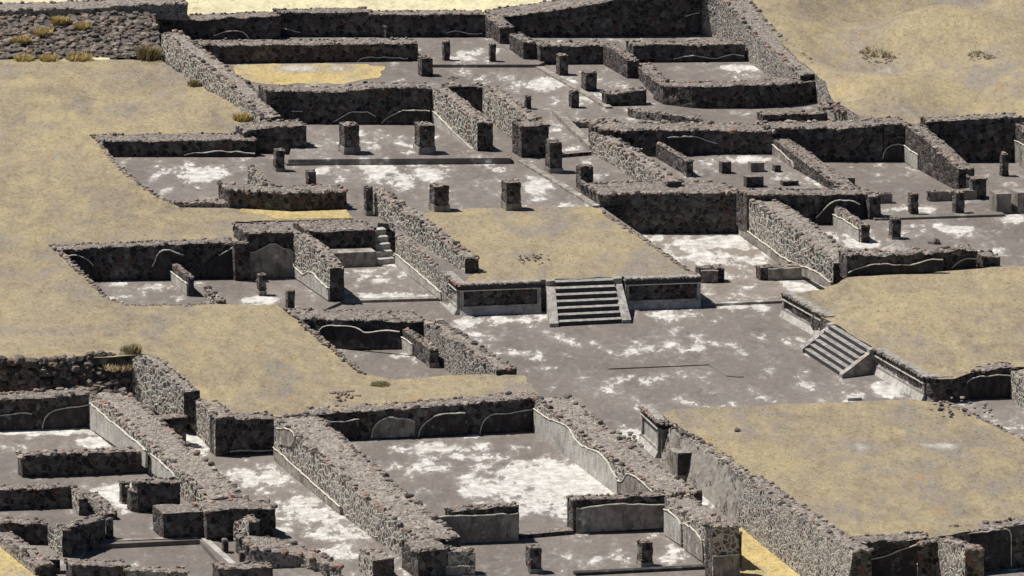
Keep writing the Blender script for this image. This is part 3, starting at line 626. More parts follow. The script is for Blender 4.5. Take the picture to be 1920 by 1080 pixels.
# ---- middle left
wall('dark rear wall of the sunken left rooms, arched scars on it', [(105,528,60),(280,525,64),(440,522,67)], ZL, 1.2, None, 'masonry', [('darkplaster',[(125,480),(145,476),(160,480),(175,497),(185,515),(185,524),(125,524)],4),('darkplaster',[(285,500),(293,490),(293,472),(303,465),(318,465),(330,475),(345,478),(345,522),(285,522)],7,0),('darkplaster',[(410,478),(425,470),(437,462),(437,521),(385,522),(390,490)],3,1)])
wall('dark projecting pilaster of the sunken left rooms', [(441,527,68),(468,526,70)], ZL, .6, None, 'masonry', cat='wall')
wall('dark wall niche with large smooth grey plaster patches', [(466,523,84),(550,519,84)], ZL, 2.6, None, 'masonry', [('plaster',[(468,474),(485,471),(495,462),(505,453),(520,452),(528,468),(548,463),(548,518),(468,522)],8)])
wall('tall lit cross wall with plaster skirt in the sunken rooms', [(552,521,82),(590,547,82),(619,565,62)], ZL, .85, None, 'bigstone', [('paleplaster',[(553,500),(570,515),(585,508),(600,525),(617,540),(617,563),(553,519)],5)])
wall('dark back wall with bench below it by the small stairs', [(577,494,60),(704,490,58)], ZL, 2.6, None, 'masonry')
wall('low lit partition wall in the sunken left room', [(308,512,30),(353,556,36)], ZL, .35, None, 'masonry', [('paleplaster',[(308,498),(352,532),(352,554),(308,512)],2)])
wall('tiny lit wall fragment at the grass edge', [(383,563,24),(408,573,8)], ZL, .5, None, 'bigstone')
wall('lower retaining wall of lit rubble left of the platform', [(742,496,55),(785,530,54),(830,564,46)], ZL, .5, None, 'bigstone', [('paleplaster',[(743,475),(785,510),(828,548),(828,562),(743,496)],3)], edge=.12)
wall('upper lit rubble wall running down to the platform top', [(696,398,42),(780,452,40),(872,513,26)], Z2, .8, None, 'bigstone', edge=.17)
wall('thick rubble topped wall above the small dark room', [(560,646,48),(650,655,54),(752,653,50)], 0, 2.6, None, 'masonry', [('darkplaster',[(598,620),(605,610),(630,611),(660,611),(675,617),(690,626),(705,619),(750,621),(750,652),(648,654),(598,645)],8)])
wall('dark jutting end of the rubble topped wall', [(752,652,49),(800,652,48)], 0, 2.6, None, 'masonry')
wall('short lit partition wall in the small dark room', [(752,652,36),(806,688,32)], 0, .5, None, 'masonry', [('paleplaster',[(753,630),(775,645),(775,668),(753,652)],2)])
wall('broad heap of lit rubble wall beside the plaza edge', [(795,655,50),(850,705,62),(930,757,62)], 0, 1.2, None, 'packed', edge=.2)

# ---- lower left
wall('lit fieldstone wall with cobbled face below the stone bank', [(230,733,36),(258,746,80),(300,766,72),(345,786,52)], .9, .9, ADIR, 'cobble', edge=.1)
wall('small dark wall at the back of the narrow alley', [(285,842,54),(350,838,56)], 0, 1.0, None, 'masonry')
wall('lit wall stepping down behind the alley pavement', [(348,800,62),(380,826,66),(404,856,72)], 0, 1.1, None, 'bigstone', edge=.13)
wall('narrow dark pier at the head of the street', [(404,855,70),(426,855,70)], 0, .9, None, 'masonry')
wall('dark stone wall at the head of the street', [(428,854,68),(520,849,64)], 0, 1.3, None, 'masonry', [('darkplaster',[(430,846),(450,842),(480,845),(515,843),(517,849),(430,853)],4)])
wall('dark rear wall of the lower left room with arched plaster', [(-40,809,56),(60,806,58),(178,800,62)], ZC, 1.5, None, 'masonry', [('darkplaster',[(-30,784),(20,776),(50,772),(60,776),(60,804),(-30,806)],4),('darkplaster',[(79,803),(81,783),(90,773),(110,766),(140,763),(172,756),(172,799)],6,1)], edge=.2)
wall('long lit wall with tall plaster skirt below the lower left room', [(167,801,62),(215,842,68),(285,893,54),(335,930,46),(390,968,32)], ZC, 2.05, None, 'bigstone', [('paleplaster',[(171,756),(190,772),(230,806),(262,832),(275,845),(275,877),(215,833),(171,803)],5),('paleplaster',[(285,850),(300,862),(330,890),(333,922),(286,885)],4,2)], edge=.2)
wall('dark lit ended wall across the lower left rooms', [(42,896,42),(160,892,42),(282,886,40)], ZC, .8, None, 'masonry', edge=.2)
wall('dark front end of the long plaster skirted wall', [(388,1014,54),(450,1012,58),(517,1008,54)], ZC, 1.9, None, 'masonry', edge=.18)
wall('dark wall nearest the left edge above the sunken pool', [(-30,958,38),(60,955,38),(133,952,38)], ZC, .9, None, 'masonry')
wall('small lit wall stub with a dark end in the left rooms', [(132,950,34),(148,967,32)], ZC, .5, None, 'bigstone')
wall('dark wall behind the raised stone bench', [(258,962,54),(338,955,50)], ZC, .9, None, 'masonry', edge=.16)
wall('lit ruined stub standing before the dark end wall', [(438,1016,34),(456,1022,54),(467,1032,52)], ZC, .55, None, 'bigstone')
wall('dark wall of the small corner cell at left', [(0,1020,38),(90,1022,38)], ZC, 1.2, None, 'masonry')
wall('lit pier beside the corner cell', [(90,1024,34),(117,1045,50)], ZC, .5, None, 'bigstone')
wall('dark wall between the corner cell and the slim post', [(118,1043,50),(198,1013,40)], ZC, .9, BACK, 'masonry')
wall('outer rubble wall curving round the lower left corner', [(-30,1010,20),(20,1050,26),(66,1088,26)], ZC, 1.0, None, 'packed', edge=.18)
wall('small reddish dark wall at the bottom left corner', [(67,1076,24),(113,1076,26)], ZC, .7, None, 'masonry')
wall('dark wall cut by the bottom edge left of the pool', [(135,1095,36),(238,1095,34)], ZC, 1.0, None, 'masonry')
wall('rubble wall cut by the bottom edge in front of the pool', [(240,1100,30),(352,1100,26)], ZC, 1.0, None, 'packed')
wall('dark wall cut by the bottom edge right of the pool', [(412,1100,34),(512,1100,34)], ZC, 1.1, None, 'masonry')
wall('low rubble heap wall beside the street bottom', [(480,1075,44),(560,1072,30),(640,1090,22)], 0, 3.2, None, 'packed', edge=.22)
wall('short mottled wall stub near the bottom of the street', [(672,1068,36),(700,1095,44)], 0, 1.1, None, 'bigstone')

wall('crumbled lit rubble stub left of the post by the whitewashed strip', [(158,948,22),(178,966,26),(196,976,12)], ZC, .7, None, 'packed')
wall('thin dark partition closing the cell beside the raised bench', [(246,960,40),(262,962,40)], ZC, .7, None, 'masonry')

# ---- street wall and great room
wall('massive lit wall between the street and the great room', [(514,862,78),(600,933,75),(700,1010,62),(780,1062,48)], 0, 2.4, None, 'bigstone', [('plaster',[(521,803),(537,802),(552,808),(557,820),(545,838),(522,832)],5),('plaster',[(515,838),(548,868),(600,915),(640,950),(640,964),(600,933),(515,862)],4)], edge=.2)
wall('dark front end of the massive street wall', [(784,1088,52),(840,1078,50)], 0, 2.4, None, 'masonry', edge=.18)
wall('small stone block with a plaster plinth beside the street wall', [(836,1078,44),(891,1078,44)], 0, .8, None, 'bigstone', [('plaster',[(836,1062),(891,1060),(891,1078),(836,1078)],2)])
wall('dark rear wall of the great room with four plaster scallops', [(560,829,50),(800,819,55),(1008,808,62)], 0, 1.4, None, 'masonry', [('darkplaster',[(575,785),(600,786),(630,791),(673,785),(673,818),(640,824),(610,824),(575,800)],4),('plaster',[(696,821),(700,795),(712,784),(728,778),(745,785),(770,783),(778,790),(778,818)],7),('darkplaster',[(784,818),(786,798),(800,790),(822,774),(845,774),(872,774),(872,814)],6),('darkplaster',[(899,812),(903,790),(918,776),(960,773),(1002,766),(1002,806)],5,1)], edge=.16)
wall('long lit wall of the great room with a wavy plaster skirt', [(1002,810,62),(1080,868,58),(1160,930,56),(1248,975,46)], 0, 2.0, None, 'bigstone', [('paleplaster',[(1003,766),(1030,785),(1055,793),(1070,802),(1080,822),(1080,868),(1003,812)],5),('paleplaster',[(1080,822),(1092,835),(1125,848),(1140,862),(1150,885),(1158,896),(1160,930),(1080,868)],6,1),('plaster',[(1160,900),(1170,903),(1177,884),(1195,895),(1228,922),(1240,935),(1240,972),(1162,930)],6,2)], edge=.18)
wall('lit lower wall ending in the mottled pier, plastered panels', [(1246,1003,68),(1285,1030,66),(1338,1072,66)], 0, 1.5, None, 'bigstone', [('paleplaster',[(1247,955),(1262,962),(1279,980),(1279,1022),(1247,1002)],4),('plaster',[(1283,980),(1300,990),(1318,1010),(1320,1052),(1284,1028)],4,1)], edge=.16)
wall('mottled stone pier with a smooth plaster foot', [(1336,1092,104),(1385,1086,98)], 0, 1.0, None, 'bigstone', [('plaster',[(1336,1042),(1385,1038),(1388,1086),(1336,1092)],2)], name='stone_pier', cat='pier')
wall('front wall of the great room left of its doorway', [(845,1020,60),(973,1015,66)], 0, .8, None, 'masonry', [('plaster',[(815,968),(971,962),(972,1014),(848,1019)],2)], edge=.12)
wall('front wall of the great room right of its doorway', [(1074,1000,62),(1160,997,62),(1247,990,62)], 0, .8, None, 'masonry', [('plaster',[(1080,952),(1160,944),(1245,946),(1245,989),(1080,999)],3)], edge=.12)

# ---- lower right block
wall('smooth plastered slope under the grass roof beside the panel', [(1236,866,62),(1272,897,70),(1318,932,76),(1383,988,84)], 0, 1.3, None, 'patched', [], batter=.55, stones=.35, amp=.07)
wall('battered lit rubble wall sloping down under the grass roof', [(1378,985,88),(1450,1045,96),(1580,1148,112)], 0, 1.5, None, 'packed', batter=.5, edge=.14)
wall('dark front wall under the grass roof with wavy plaster', [(1594,1110,90),(1745,1098,88)], 0, 1.3, None, 'masonry', [('darkplaster',[(1598,1080),(1610,1060),(1625,1048),(1660,1042),(1690,1030),(1715,1020),(1742,1014),(1742,1096),(1598,1100)],7)], edge=.16)
wall('lit cross wall with pale plaster at the bottom right', [(1720,1110,90),(1745,1098,88),(1808,1150,120)], 0, 1.0, None, 'bigstone', [('paleplaster',[(1722,1060),(1735,1036),(1745,1060),(1745,1098),(1722,1100)],3)], edge=.16)
wall('long dark wall at the bottom right corner', [(1758,1080,74),(1880,1068,78),(1990,1058,86)], 0, 1.2, None, 'masonry', [('darkplaster',[(1775,1006),(1820,1000),(1860,993),(1895,991),(1895,1058),(1810,1064),(1775,1040)],5)], edge=.16)
wall('dark walled side of the right stair platform with an arch', [(1788,750,42),(1840,748,52),(1900,746,58)], 0, 1.2, None, 'masonry', [('darkplaster',[(1803,748),(1808,722),(1820,708),(1845,703),(1896,704),(1896,745)],5)], edge=.14)
wall('lit short wall at the right edge beside the arch', [(1893,746,52),(1950,790,56)], 0, 1.0, None, 'bigstone', edge=.14)


# ================================================================ PILLARS
PL = [
 ('far portico pillar on the left, slim grey shaft', 833,844,114,78,Z2+.2,0),
 ('far portico pillar on the right, slim grey shaft', 920,930,116,84,Z2+.2,0),
 ('square grey pillar at the left end of the far portico step', 791,812,144,110,Z2,0),
 ('dark pillar farthest back on the right of the far court', 1049,1066,142,105,Z2,0),
 ('dark leaning pillar, middle one on the right of the far court', 1098,1119,172,137,Z2,0),
 ('small dark pillar nearest the front of the far court', 1072,1086,203,172,Z2,0),
 ('little dark post above the narrow passage', 987,996,205,181,Z2,0),
 ('portico pillar on the left with a pale plaster foot', 646,674,290,236,ZP,.45),
 ('portico pillar on the right with a pale plaster foot', 787,815,290,236,ZP,.45),
 ('dark pillar beside the passage block, plaster foot', 1031,1054,325,268,Z2,.3),
 ('dark tall pillar in front of the diagonal wall', 1089,1112,363,313,Z2,.2),
 ('front court pillar on the left above the platform grass', 815,842,398,350,Z2,.4),
 ('front court pillar on the right above the platform grass', 950,976,396,343,Z2,.45),
 ('dark square pier at the head of the upper rubble wall', 687,699,405,352,Z2,.3),
 ('slim pillar at the left end of the portico step', 518,534,322,282,Z2,.2),
 ('small stone pillar behind the thick left court wall', 578,593,348,322,Z2,0),
 ('thin pillar at the end of the tank room partition', 1287,1296,332,303,Z2,.2),
 ('round topped pillar near the far right wall', 1879,1891,331,290,ZR,0),
 ('pillar on the left of the right hand portico', 1708,1722,406,365,ZR,.15),
 ('pillar in the middle of the right hand portico', 1792,1808,404,362,ZR,.15),
 ('pillar standing in front of the right hand portico step', 1673,1689,449,412,ZR,.15),
 ('small pillar in the sunken left room', 486,499,555,516,ZL,.3),
 ('short pillar poking above the grass edge', 540,553,580,547,ZL,0),
 ('dark post at the end of the short lit partition', 806,822,690,657,0,.3),
 ('dark square post at the left of the small bench', 229,244,945,906,ZC,.1),
 ('slim dark post beside the corner cell wall', 202,213,1012,976,ZC,0),
 ('small stepped post near the pool corner', 419,429,1037,1014,ZC,.1),
 ('small post by the bottom right corner of the pool', 451,460,1060,1037,ZC,0),
 ('bottom portico pillar on the left of the great room front', 994,1016,1076,1029,0,.25),
 ('bottom portico pillar on the right of the great room front', 1203,1224,1064,1018,0,.25),
]
for lb, x0, x1, yb, yt, z, ft in PL: pillar(lb, x0, x1, yb, yt, z, ft)
def block(label, x0, x1, yb, yt, z, d, m, name='stone_block', cat='block', rough=.02):
    a = P(x0, yb, z); b = P(x1, yb-(x1-x0)*.04, z); zt = ztop(a, x0, yt); mb = MB(); ex = b-a; ey = BACK*d
    nx = max(1, int(ex.length/.3)); 
    bm = bmesh.new(); bmesh.ops.create_cube(bm, size=1); bmesh.ops.subdivide_edges(bm, edges=bm.edges[:], cuts=4, use_grid_fill=True)
    V = []
    for v in bm.verts:
        p = a+ex*(v.co.x+.5)+ey*(v.co.y+.5); p.z = z-.05+(zt-z+.05)*(v.co.z+.5); V.append((p+noise.noise_vector(p*2)*rough)[:])
    mb.add(V, np.array([[v.index for v in f.verts] for f in bm.faces])); bm.free()
    return tag(mb.build(name, m, None, a), label, cat)
block('long stone bench under the dark wall by the small stairs', 628,706,502,475,ZL,1.3,'plaster','stone_bench','bench')
block('raised stone bench with rubble front among the left rooms', 306,386,1011,963,ZC,1.7,'masonry','stone_bench','bench',.05)
block('small tank wall with a dark open front', 1400,1432,352,332,Z2,.5,'masonry','tank_wall','tank')
block('small plastered tank behind the dark one', 1408,1433,323,306,Z2,.5,'plaster','tank_wall','tank')
block('short dark tank block at the left of the tank room', 1354,1371,326,304,Z2,.5,'masonry','tank_wall','tank')
block('little tank block right of the plastered tank', 1453,1464,323,310,Z2,.4,'masonry','tank_wall','tank')
block('low dark block at the foot of the tank room', 1468,1497,349,340,Z2,.4,'masonry','tank_wall','tank')
block('small square black stone box beside the thin diagonal wall', 1583,1603,350,334,Z2-.5,.6,'masonry','tank_wall','tank')
block('square plastered pier with dark front at the right portico', 1868,1896,401,364,ZR,1.0,'plaster','stone_pier','pier')
block('plastered pier cut by the right edge of the view', 1908,1960,400,362,ZR,1.0,'plaster','stone_pier','pier')
riser('long thin kerb along the right hand portico', [(1640,414),(1885,406)], ZR, ZR+.14, .8)
riser('low stucco step at the foot of the sunken rooms', [(643,569),(826,564)], 0, ZL+.01, .5, 'plaster')
riser('low stucco step across the mouth of the side court', [(1318,573),(1470,564)], 0, ZL+.01, .5, 'plaster')
riser('dark stone sill in the doorway of the great room', [(973,1011),(1076,1002)], 0, .22, .6, 'masonry')
riser('long dark sill along the bottom portico edge', [(1080,1080),(1338,1067)], 0, .16, .4, 'darkplaster')
riser('dark kerb along the back of the sunken pool', [(165,1026),(374,1018)], -.0, .30, .3, 'plaster')
riser('slanting kerb along the right side of the sunken pool', [(376,1018),(434,1070)], -.0, .30, .35, 'paleplaster', tv=ADIR)
riser('short step beside the passage block', [(1051,296),(1109,291)], Z2, Z2+.22, .6, 'masonry')
riser('narrow diagonal kerb left of the upper court wall', [(1035,215),(1106,284)], Z2, Z2+.30, .5, 'plaster', tv=ADIR)
riser('thin diagonal kerb down the middle court', [(970,304),(1040,345),(1112,390)], Z2, Z2+.14, .45, 'plaster', tv=ADIR)
riser('thin diagonal kerb down the far court', [(1004,128),(1070,165),(1136,204)], Z2, Z2+.12, .45, 'plaster', tv=ADIR)
riser('shallow outline kerb of the altar base in the plaza', [(1142,693),(1330,685)], 0, .06, .35, 'floor')
riser('faint broken kerb edge right of the altar base', [(1330,686),(1362,706),(1385,708)], 0, .05, .3, 'floor', tv=ADIR)

# ================================================================ STAIRWAYS
def stairway(label, tl, tr, zt, bl, br, n, ramp, mt_step='masonry'):
    """tl/tr pixels of the top edge at height zt, bl/br pixels of the foot line on level 0"""
    TL, TR, BL, BR = P(*tl, zt), P(*tr, zt), P(*bl, 0), P(*br, 0)
    root = empty('stairway', (BL+BR)/2*1.0); loc = root.location.copy()
    ax = (BR-BL).normalized()
    for i in range(n):
        f0 = i/n; f1 = (i+1)/n
        a, b = BL.lerp(TL, f0), BR.lerp(TR, f0); c, d = BL.lerp(TL, f1), BR.lerp(TR, f1)
        for q in (a, b, c, d): q.z = 0
        h = zt*(i+1)/n; mb = MB(); w_ = (b-a); k = 1; run = (c-a)
        for j in range(k):
            p = a.lerp(b, j/k)+ax*.001; q = a.lerp(b, (j+1)/k)-ax*.001
            jx = run*0; dz = random.uniform(-.003, .003)
            e = q-p
            # a block of the riser with a slight overhanging nose
            v = [p+jx, q+jx, q+run*1.02, p+run*1.02]
            lo = [(x.x, x.y, h-zt/n-.06) for x in v]; up = [(x.x, x.y, h+dz) for x in v]
            mb.add(lo+up, [[0,3,2,1],[4,5,6,7],[0,1,5,4],[1,2,6,5],[2,3,7,6],[3,0,4,7]], 0)
        if i: # fill under the tread so that the flight is solid
            v = [a+run*.1, b+run*.1, d, c]; lo = [(x.x, x.y, -.05) for x in v]; up = [(x.x, x.y, h-zt/n-.02) for x in v]
            mb.add(lo+up, [[0,3,2,1],[4,5,6,7],[0,1,5,4],[1,2,6,5],[2,3,7,6],[3,0,4,7]], 0)
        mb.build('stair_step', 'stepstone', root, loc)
    for sgn, T, B in ((-1, TL, BL), (1, TR, BR)):
        mb = MB(); T0 = T.copy(); T0.z = 0; out = (T0-B).normalized(); s = ax*sgn*ramp
        b0 = B-out*.12
        prof = [(b0, 0), (b0, .22), (T0-out*.34, zt*.86), (T0-out*.34, zt+.04), (T0+out*.1, zt+.04), (T0+out*.1, 0)]
        A_ = [(p.x, p.y, z_-(.05 if z_ == 0 else 0)) for p, z_ in prof]; B_ = [(p.x+s.x, p.y+s.y, z_-(.05 if z_ == 0 else 0)) for p, z_ in prof]
        mm = len(prof)
        mb.add(A_+B_, [[i, (i+1) % mm, mm+(i+1) % mm, mm+i] if sgn < 0 else [i, mm+i, mm+(i+1) % mm, (i+1) % mm] for i in range(mm)])
        for off_ in (0, mm):
            mb.add((A_ if off_ == 0 else B_), [[0,1,2,5]]); mb.add((A_ if off_ == 0 else B_), [[2,3,4,5]])
        mb.build('stair_ramp', 'rampstone', root, loc)
    return tag(root, label, 'stairway')
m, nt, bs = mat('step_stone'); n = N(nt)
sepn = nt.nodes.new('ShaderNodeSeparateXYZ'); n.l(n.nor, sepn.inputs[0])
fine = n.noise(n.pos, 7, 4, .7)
c = n.mix(n.ramp(sepn.outputs[2], [(.5, 0.0), (.9, 1.0)]), n.ramp(fine.outputs[0], [(.35, (.028,.028,.032)), (.65, (.065,.062,.066))]), n.ramp(n.noise(n.pos, 3.2, 4, .7).outputs[0], [(.35, (.16,.15,.14)), (.6, (.33,.31,.28)), (.75, (.48,.45,.42))]))  # near-black risers, pale treads: light and shade painted in by facing
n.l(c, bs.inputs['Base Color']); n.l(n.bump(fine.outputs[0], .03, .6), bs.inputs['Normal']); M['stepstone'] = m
m, nt, bs = mat('ramp_stone'); n = N(nt)
v = n.vor(n.obj, 2.6); sep = nt.nodes.new('ShaderNodeSeparateColor'); n.l(v.outputs['Color'], sep.inputs[0])
c = n.ramp(sep.outputs[0], [(0, (.24,.22,.20)), (.4, (.33,.30,.27)), (.65, (.20,.185,.18)), (.85, (.26,.18,.15))], 'CONSTANT')
c = n.mix(n.ramp(n.noise(n.obj, 2.5, 5, .7).outputs[0], [(.45, 0.0), (.62, .85)]), c, (.44,.41,.37))
n.l(c, bs.inputs['Base Color']); n.l(n.bump(fine.outputs[0], .0, .0) if False else n.bump(n.noise(n.obj, 8, 4, .7).outputs[0], .03, .6), bs.inputs['Normal']); M['rampstone'] = m
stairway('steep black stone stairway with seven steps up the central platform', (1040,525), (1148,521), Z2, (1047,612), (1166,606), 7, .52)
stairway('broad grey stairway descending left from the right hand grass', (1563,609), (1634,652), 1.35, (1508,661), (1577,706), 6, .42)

# small stairs beside the bench
root = empty('stairway', P(724, 492, ZL)); loc = root.location.copy()
for i in range(5):
    a = P(707, 497, ZL)+BACK*(.5*i); b = P(740, 494, ZL)+BACK*(.5*i); mb = MB(); h = (Z2-ZL)*(i+1)/5
    a = Vector((a.x, a.y, 0)); b = Vector((b.x, b.y, 0)); ex = b-a; a = a+ADIR*(.05*i)
    mb.box(a+Vector((0, 0, ZL-.05)), ex, BACK*.6, (0, 0, h+.05)); mb.build('stair_step', 'paleplaster', root, loc)
tag(root, 'small pale stairway of five steps climbing out of the sunken room', 'stairway')

# ================================================================ PLATFORM FACES (talud and tablero)
def tablero(label, a, b, zt, side, ends=True, mt_panel='masonry', group=None):
    """framed stone panel over a sloping foot, between two foot points a, b (world, level 0)"""
    a = Vector((a.x, a.y, 0)); b = Vector((b.x, b.y, 0)); d = (b-a).normalized(); nr = Vector((d.y, -d.x, 0))*side
    root = empty('platform_face', a); loc = a.copy(); L = (b-a).length
    def piece(nm, z0, z1, o0, o1, mt, s0=0, s1=None, stones=0, o2=None):
        s1 = L if s1 is None else s1; mb = MB(); k = max(1, int((s1-s0)/.5)); o2 = o1 if o2 is None else o2
        for j in range(k):
            p, q = a+d*(s0+(s1-s0)*j/k), a+d*(s0+(s1-s0)*(j+1)/k); w1 = noise.noise(p*1.3)*.025; w2 = noise.noise(q*1.3)*.025
            v = [p+nr*o0, q+nr*o0, q+nr*o1, p+nr*o1]; u = [p+nr*o0, q+nr*o0, q+nr*o2, p+nr*o2]
            lo = [(x.x, x.y, z0) for x in v]; up = [(u[0].x, u[0].y, z1+w1), (u[1].x, u[1].y, z1+w2), (u[2].x, u[2].y, z1+w2), (u[3].x, u[3].y, z1+w1)]
            F = [[0,1,2,3],[7,6,5,4],[3,2,6,7]]+([[0,3,7,4]] if j == 0 else [])+([[2,1,5,6]] if j == k-1 else [])
            if side < 0: F = [f[::-1] for f in F]
            for f in F: mb.add(lo+up, [f])
        if stones:
            s = s0
            while s < s1:
                sz = random.uniform(.10, .17); p = a+d*s+nr*(o1-.05); p.z = z1-.03; mb.stone(p, sz, 1, .7); s += sz*1.8
        return mb.build(nm, [mt, 'stone'], root, loc)
    piece('sloping_foot', -.05, .38, -.35, .34, 'paleplaster', o2=.12)
    piece('panel', .38, zt-.30, -.35, .02, mt_panel)
    piece('lower_moulding', .38, .50, .02, .14, 'rampstone')
    piece('cornice', zt-.30, zt-.10, -.35, .16, 'dressed')
    piece('cornice_line', zt-.36, zt-.30, .02, .19, 'rim')
    piece('coping', zt-.10, zt+.05, -.45, .20, 'dressed', stones=1)
    if ends:
        piece('end_frame', .501, zt-.361, .02, .13, 'rampstone', 0, .22); piece('end_frame', .501, zt-.361, .02, .13, 'rampstone', L-.22, L)
    return tag(root, label, 'platform face', group)
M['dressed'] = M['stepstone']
fl, fm0, fm1, fr = P(862,590,0), P(1014,584,0), P(1172,579,0), P(1313,574,0)
bl_ = fl+BACK*3.2
tablero('dark panelled platform face left of the black stairway', fl, fm0, Z2+.03, 1)
tablero('dark panelled platform face right of the black stairway', fm1, fr, Z2+.03, 1)
wall('hidden core behind the platform stairway', [(1012,578,50),(1174,572,50)], 0, .6) if False else None
tablero('short lit framed end panel at the left side of the platform', P(834,566,0), P(861,590,0), Z2+.03, 1, mt_panel='plaster')
ra, rb = P(1470,592,0), P(1552,638,0); rc, rd = P(1642,698,0), P(1736,752,0)
tablero('lit framed platform face above the right hand stairway', ra, rb, 1.36, 1)
tablero('lit framed platform face below the right hand stairway', rc, rd, 1.36, 1, mt_panel='packed')
tablero('black corner face of the right hand platform', rd+Vector((.05,-.02,0)), P(1789,750,0), 1.36, 1)
ka, kb = P(1206,828,0), P(1238,858,0)
tablero('small square framed panel at the corner of the grass roof', ka, kb, 1.95, 1, mt_panel='paleplaster')
tablero('narrow dark return of the small framed panel', kb+Vector((.03,0,0)), P(1258,856,0), 1.9, 1, mt_panel='plaster')


root = block('plaster buttress with painted shaded front on the slope by the framed panel', 1270,1299,905,852,0,1.2,'plaster','buttress','wall')
f = MB(); a = P(1271,904,0); b = P(1298,903,0); f.box(a+Vector((0,-.10,.02)), b-a, BACK*.12, (0,0,1.60)); f.build('painted_shade_face', 'darkplaster', root, root.location.copy())  # shade of the buttress front, painted as a near-black panel

# ================================================================ LOOSE STONE, PLANTS, SMALL THINGS
def bank(label, foot, top, z0, z1, dens, sz, name='stone_bank'):
    F_ = [P(x, y, z0) for x, y in foot]; T_ = [P(x, y, z1) for x, y in top]; mb = MB(); nu, nv = 60, 10
    def lerp(A, f):
        f *= len(A)-1; i = min(int(f), len(A)-2); return A[i].lerp(A[i+1], f-i)
    def pos(u, v):
        p = lerp(F_, u).lerp(lerp(T_, u), v); p.z += noise.noise(p*.6)*.25+noise.noise(p*1.7)*.12
        return p
    V = [pos(i/nu, j/nv)[:] for i in range(nu+1) for j in range(nv+1)]
    Fc = [[i*(nv+1)+j, (i+1)*(nv+1)+j, (i+1)*(nv+1)+j+1, i*(nv+1)+j+1] for i in range(nu) for j in range(nv)]
    mb.add(V, np.array(Fc), 0)
    A = (F_[-1]-F_[0]).length*(T_[0]-F_[0]).length
    for k in range(int(A*dens)):
        p = pos(random.random(), random.random()); s = random.choice(sz); mb.stone(p, s, 1, .8)
    return tag(mb.build(name, ['earth', 'bankstone'], None, F_[0]), label, 'stone bank')
m, nt, bs = mat('dark_earth'); n = N(nt)
n.l(n.ramp(n.noise(n.pos, 2, 5, .7).outputs[0], [(.35, (.05,.043,.038)), (.65, (.17,.145,.12))]), bs.inputs['Base Color']); M['earth'] = m
bank('tumbled bank of loose stones at the top left', [(-60,112),(120,112),(304,106)], [(-60,28),(120,26),(290,26)], 2.65, 3.7, 10, (.10,.14,.18,.24,.3))
bank('dark collapsed bank of boulders at the left edge', [(-60,736),(60,736),(140,736),(236,738)], [(-60,679),(60,675),(160,669),(262,660)], 1.1, 2.98, 26, (.14,.18,.24,.3,.36))
from mathutils.bvhtree import BVHTree
_V, _F = [], []
for o_ in scene.objects:      # the grass sheets, to seat plants and loose stones on them
    if o_.type == 'MESH' and o_.name.split('.')[0] in ('grassy_rise', 'platform_grass', 'grassy_terrace', 'grass_roof', 'hill'):
        k_ = len(_V); _V += [v.co+o_.location for v in o_.data.vertices]; _F += [[k_+i for i in p.vertices] for p in o_.data.polygons]
_T = BVHTree.FromPolygons(_V, _F)
def seat(x, y, z):
    hit = _T.ray_cast(CAM, ray(x, y).normalized())[0]; p = P(x, y, z)
    return hit if hit is not None and abs(hit.z-z) < 2.2 and (hit-p).length < 9 else p
def clump(label, x, y, z, r, h, mt, nb=60, name='grass_clump', cat='grass'):
    b = seat(x, y, z); g = MB(); n_ = nb
    ang = rng.uniform(0, 6.283, n_); rad = r*np.sqrt(rng.random(n_)); pos = np.stack([b.x+np.cos(ang)*rad, b.y+np.sin(ang)*rad, np.full(n_, b.z)], 1)
    tufts(g, pos, (h*.4, h), .6, 9)
    return tag(g.build(name, mt, None, b), label, cat)
CL = [('golden grass clump on the top left bank, upper right one',113,42,3.55,.55,.45,'gold'),('golden grass clump on the top left bank, right of the upper one',155,52,3.45,.5,.4,'gold'),
 ('golden grass clump on the top left bank, middle one',78,64,3.3,.6,.45,'gold'),('golden grass clump on the top left bank, lowest left one',40,78,3.15,.55,.4,'gold'),
 ('golden grass at the foot of the top left bank, left',45,112,2.75,.6,.35,'gold'),('golden grass at the foot of the top left bank, centre',92,112,2.75,.6,.35,'gold'),('wide golden grass at the foot of the top left bank, right',150,110,2.75,.9,.4,'gold'),
 ('olive dry shrub against the head of the boundary wall',280,112,2.7,.6,1.0,'shrub'),('small dark shrub at the foot of the boundary wall',365,160,2.7,.4,.4,'shrub'),
 ('dry shrub growing over the end of the boulder bank',222,690,2.75,.8,.35,'blade'),('dark leafed shrub on the grass above the fieldstone wall',246,664,2.9,.5,.6,'shrub'),
 ('green tinged tuft near the left lower grass edge',712,722,1.65,.5,.2,'shrub'),('yellow tuft at the tip of the boundary wall base',455,225,2.6,.5,.5,'gold'),('low dark scrub in a hollow of the upper right hillside',1655,99,4.0,1.5,.28,'shrub'),('second fainter patch of scrub on the hillside, near the bench',1850,103,4.0,1.2,.16,'shrub')]
for a_ in CL: clump(*a_, nb=90, name='shrub' if a_[-1] == 'shrub' else 'grass_clump', cat='plant')
def pile(label, x, y, z, r, nn, sz=.12, flat=.5, name='stone_pile'):
    b = seat(x, y, z); g = MB()
    for k in range(nn):
        a_ = random.random()*6.283; q = r*random.random()**.6; g.stone(b+Vector((math.cos(a_)*q*1.3, math.sin(a_)*q*1.5, (1-q/r)*r*.12)), sz*random.uniform(.5, 1.3), 0, flat+.3)
    return tag(g.build(name, 'stone', None, b), label, 'stones', None, 'stuff')
pile('scatter of small stones in a bare spot of the platform grass', 1000,487,Z2+.05,.9,34,.08)
pile('small stone heap on the grass above the great room wall', 645,742,1.72,.7,26,.12)
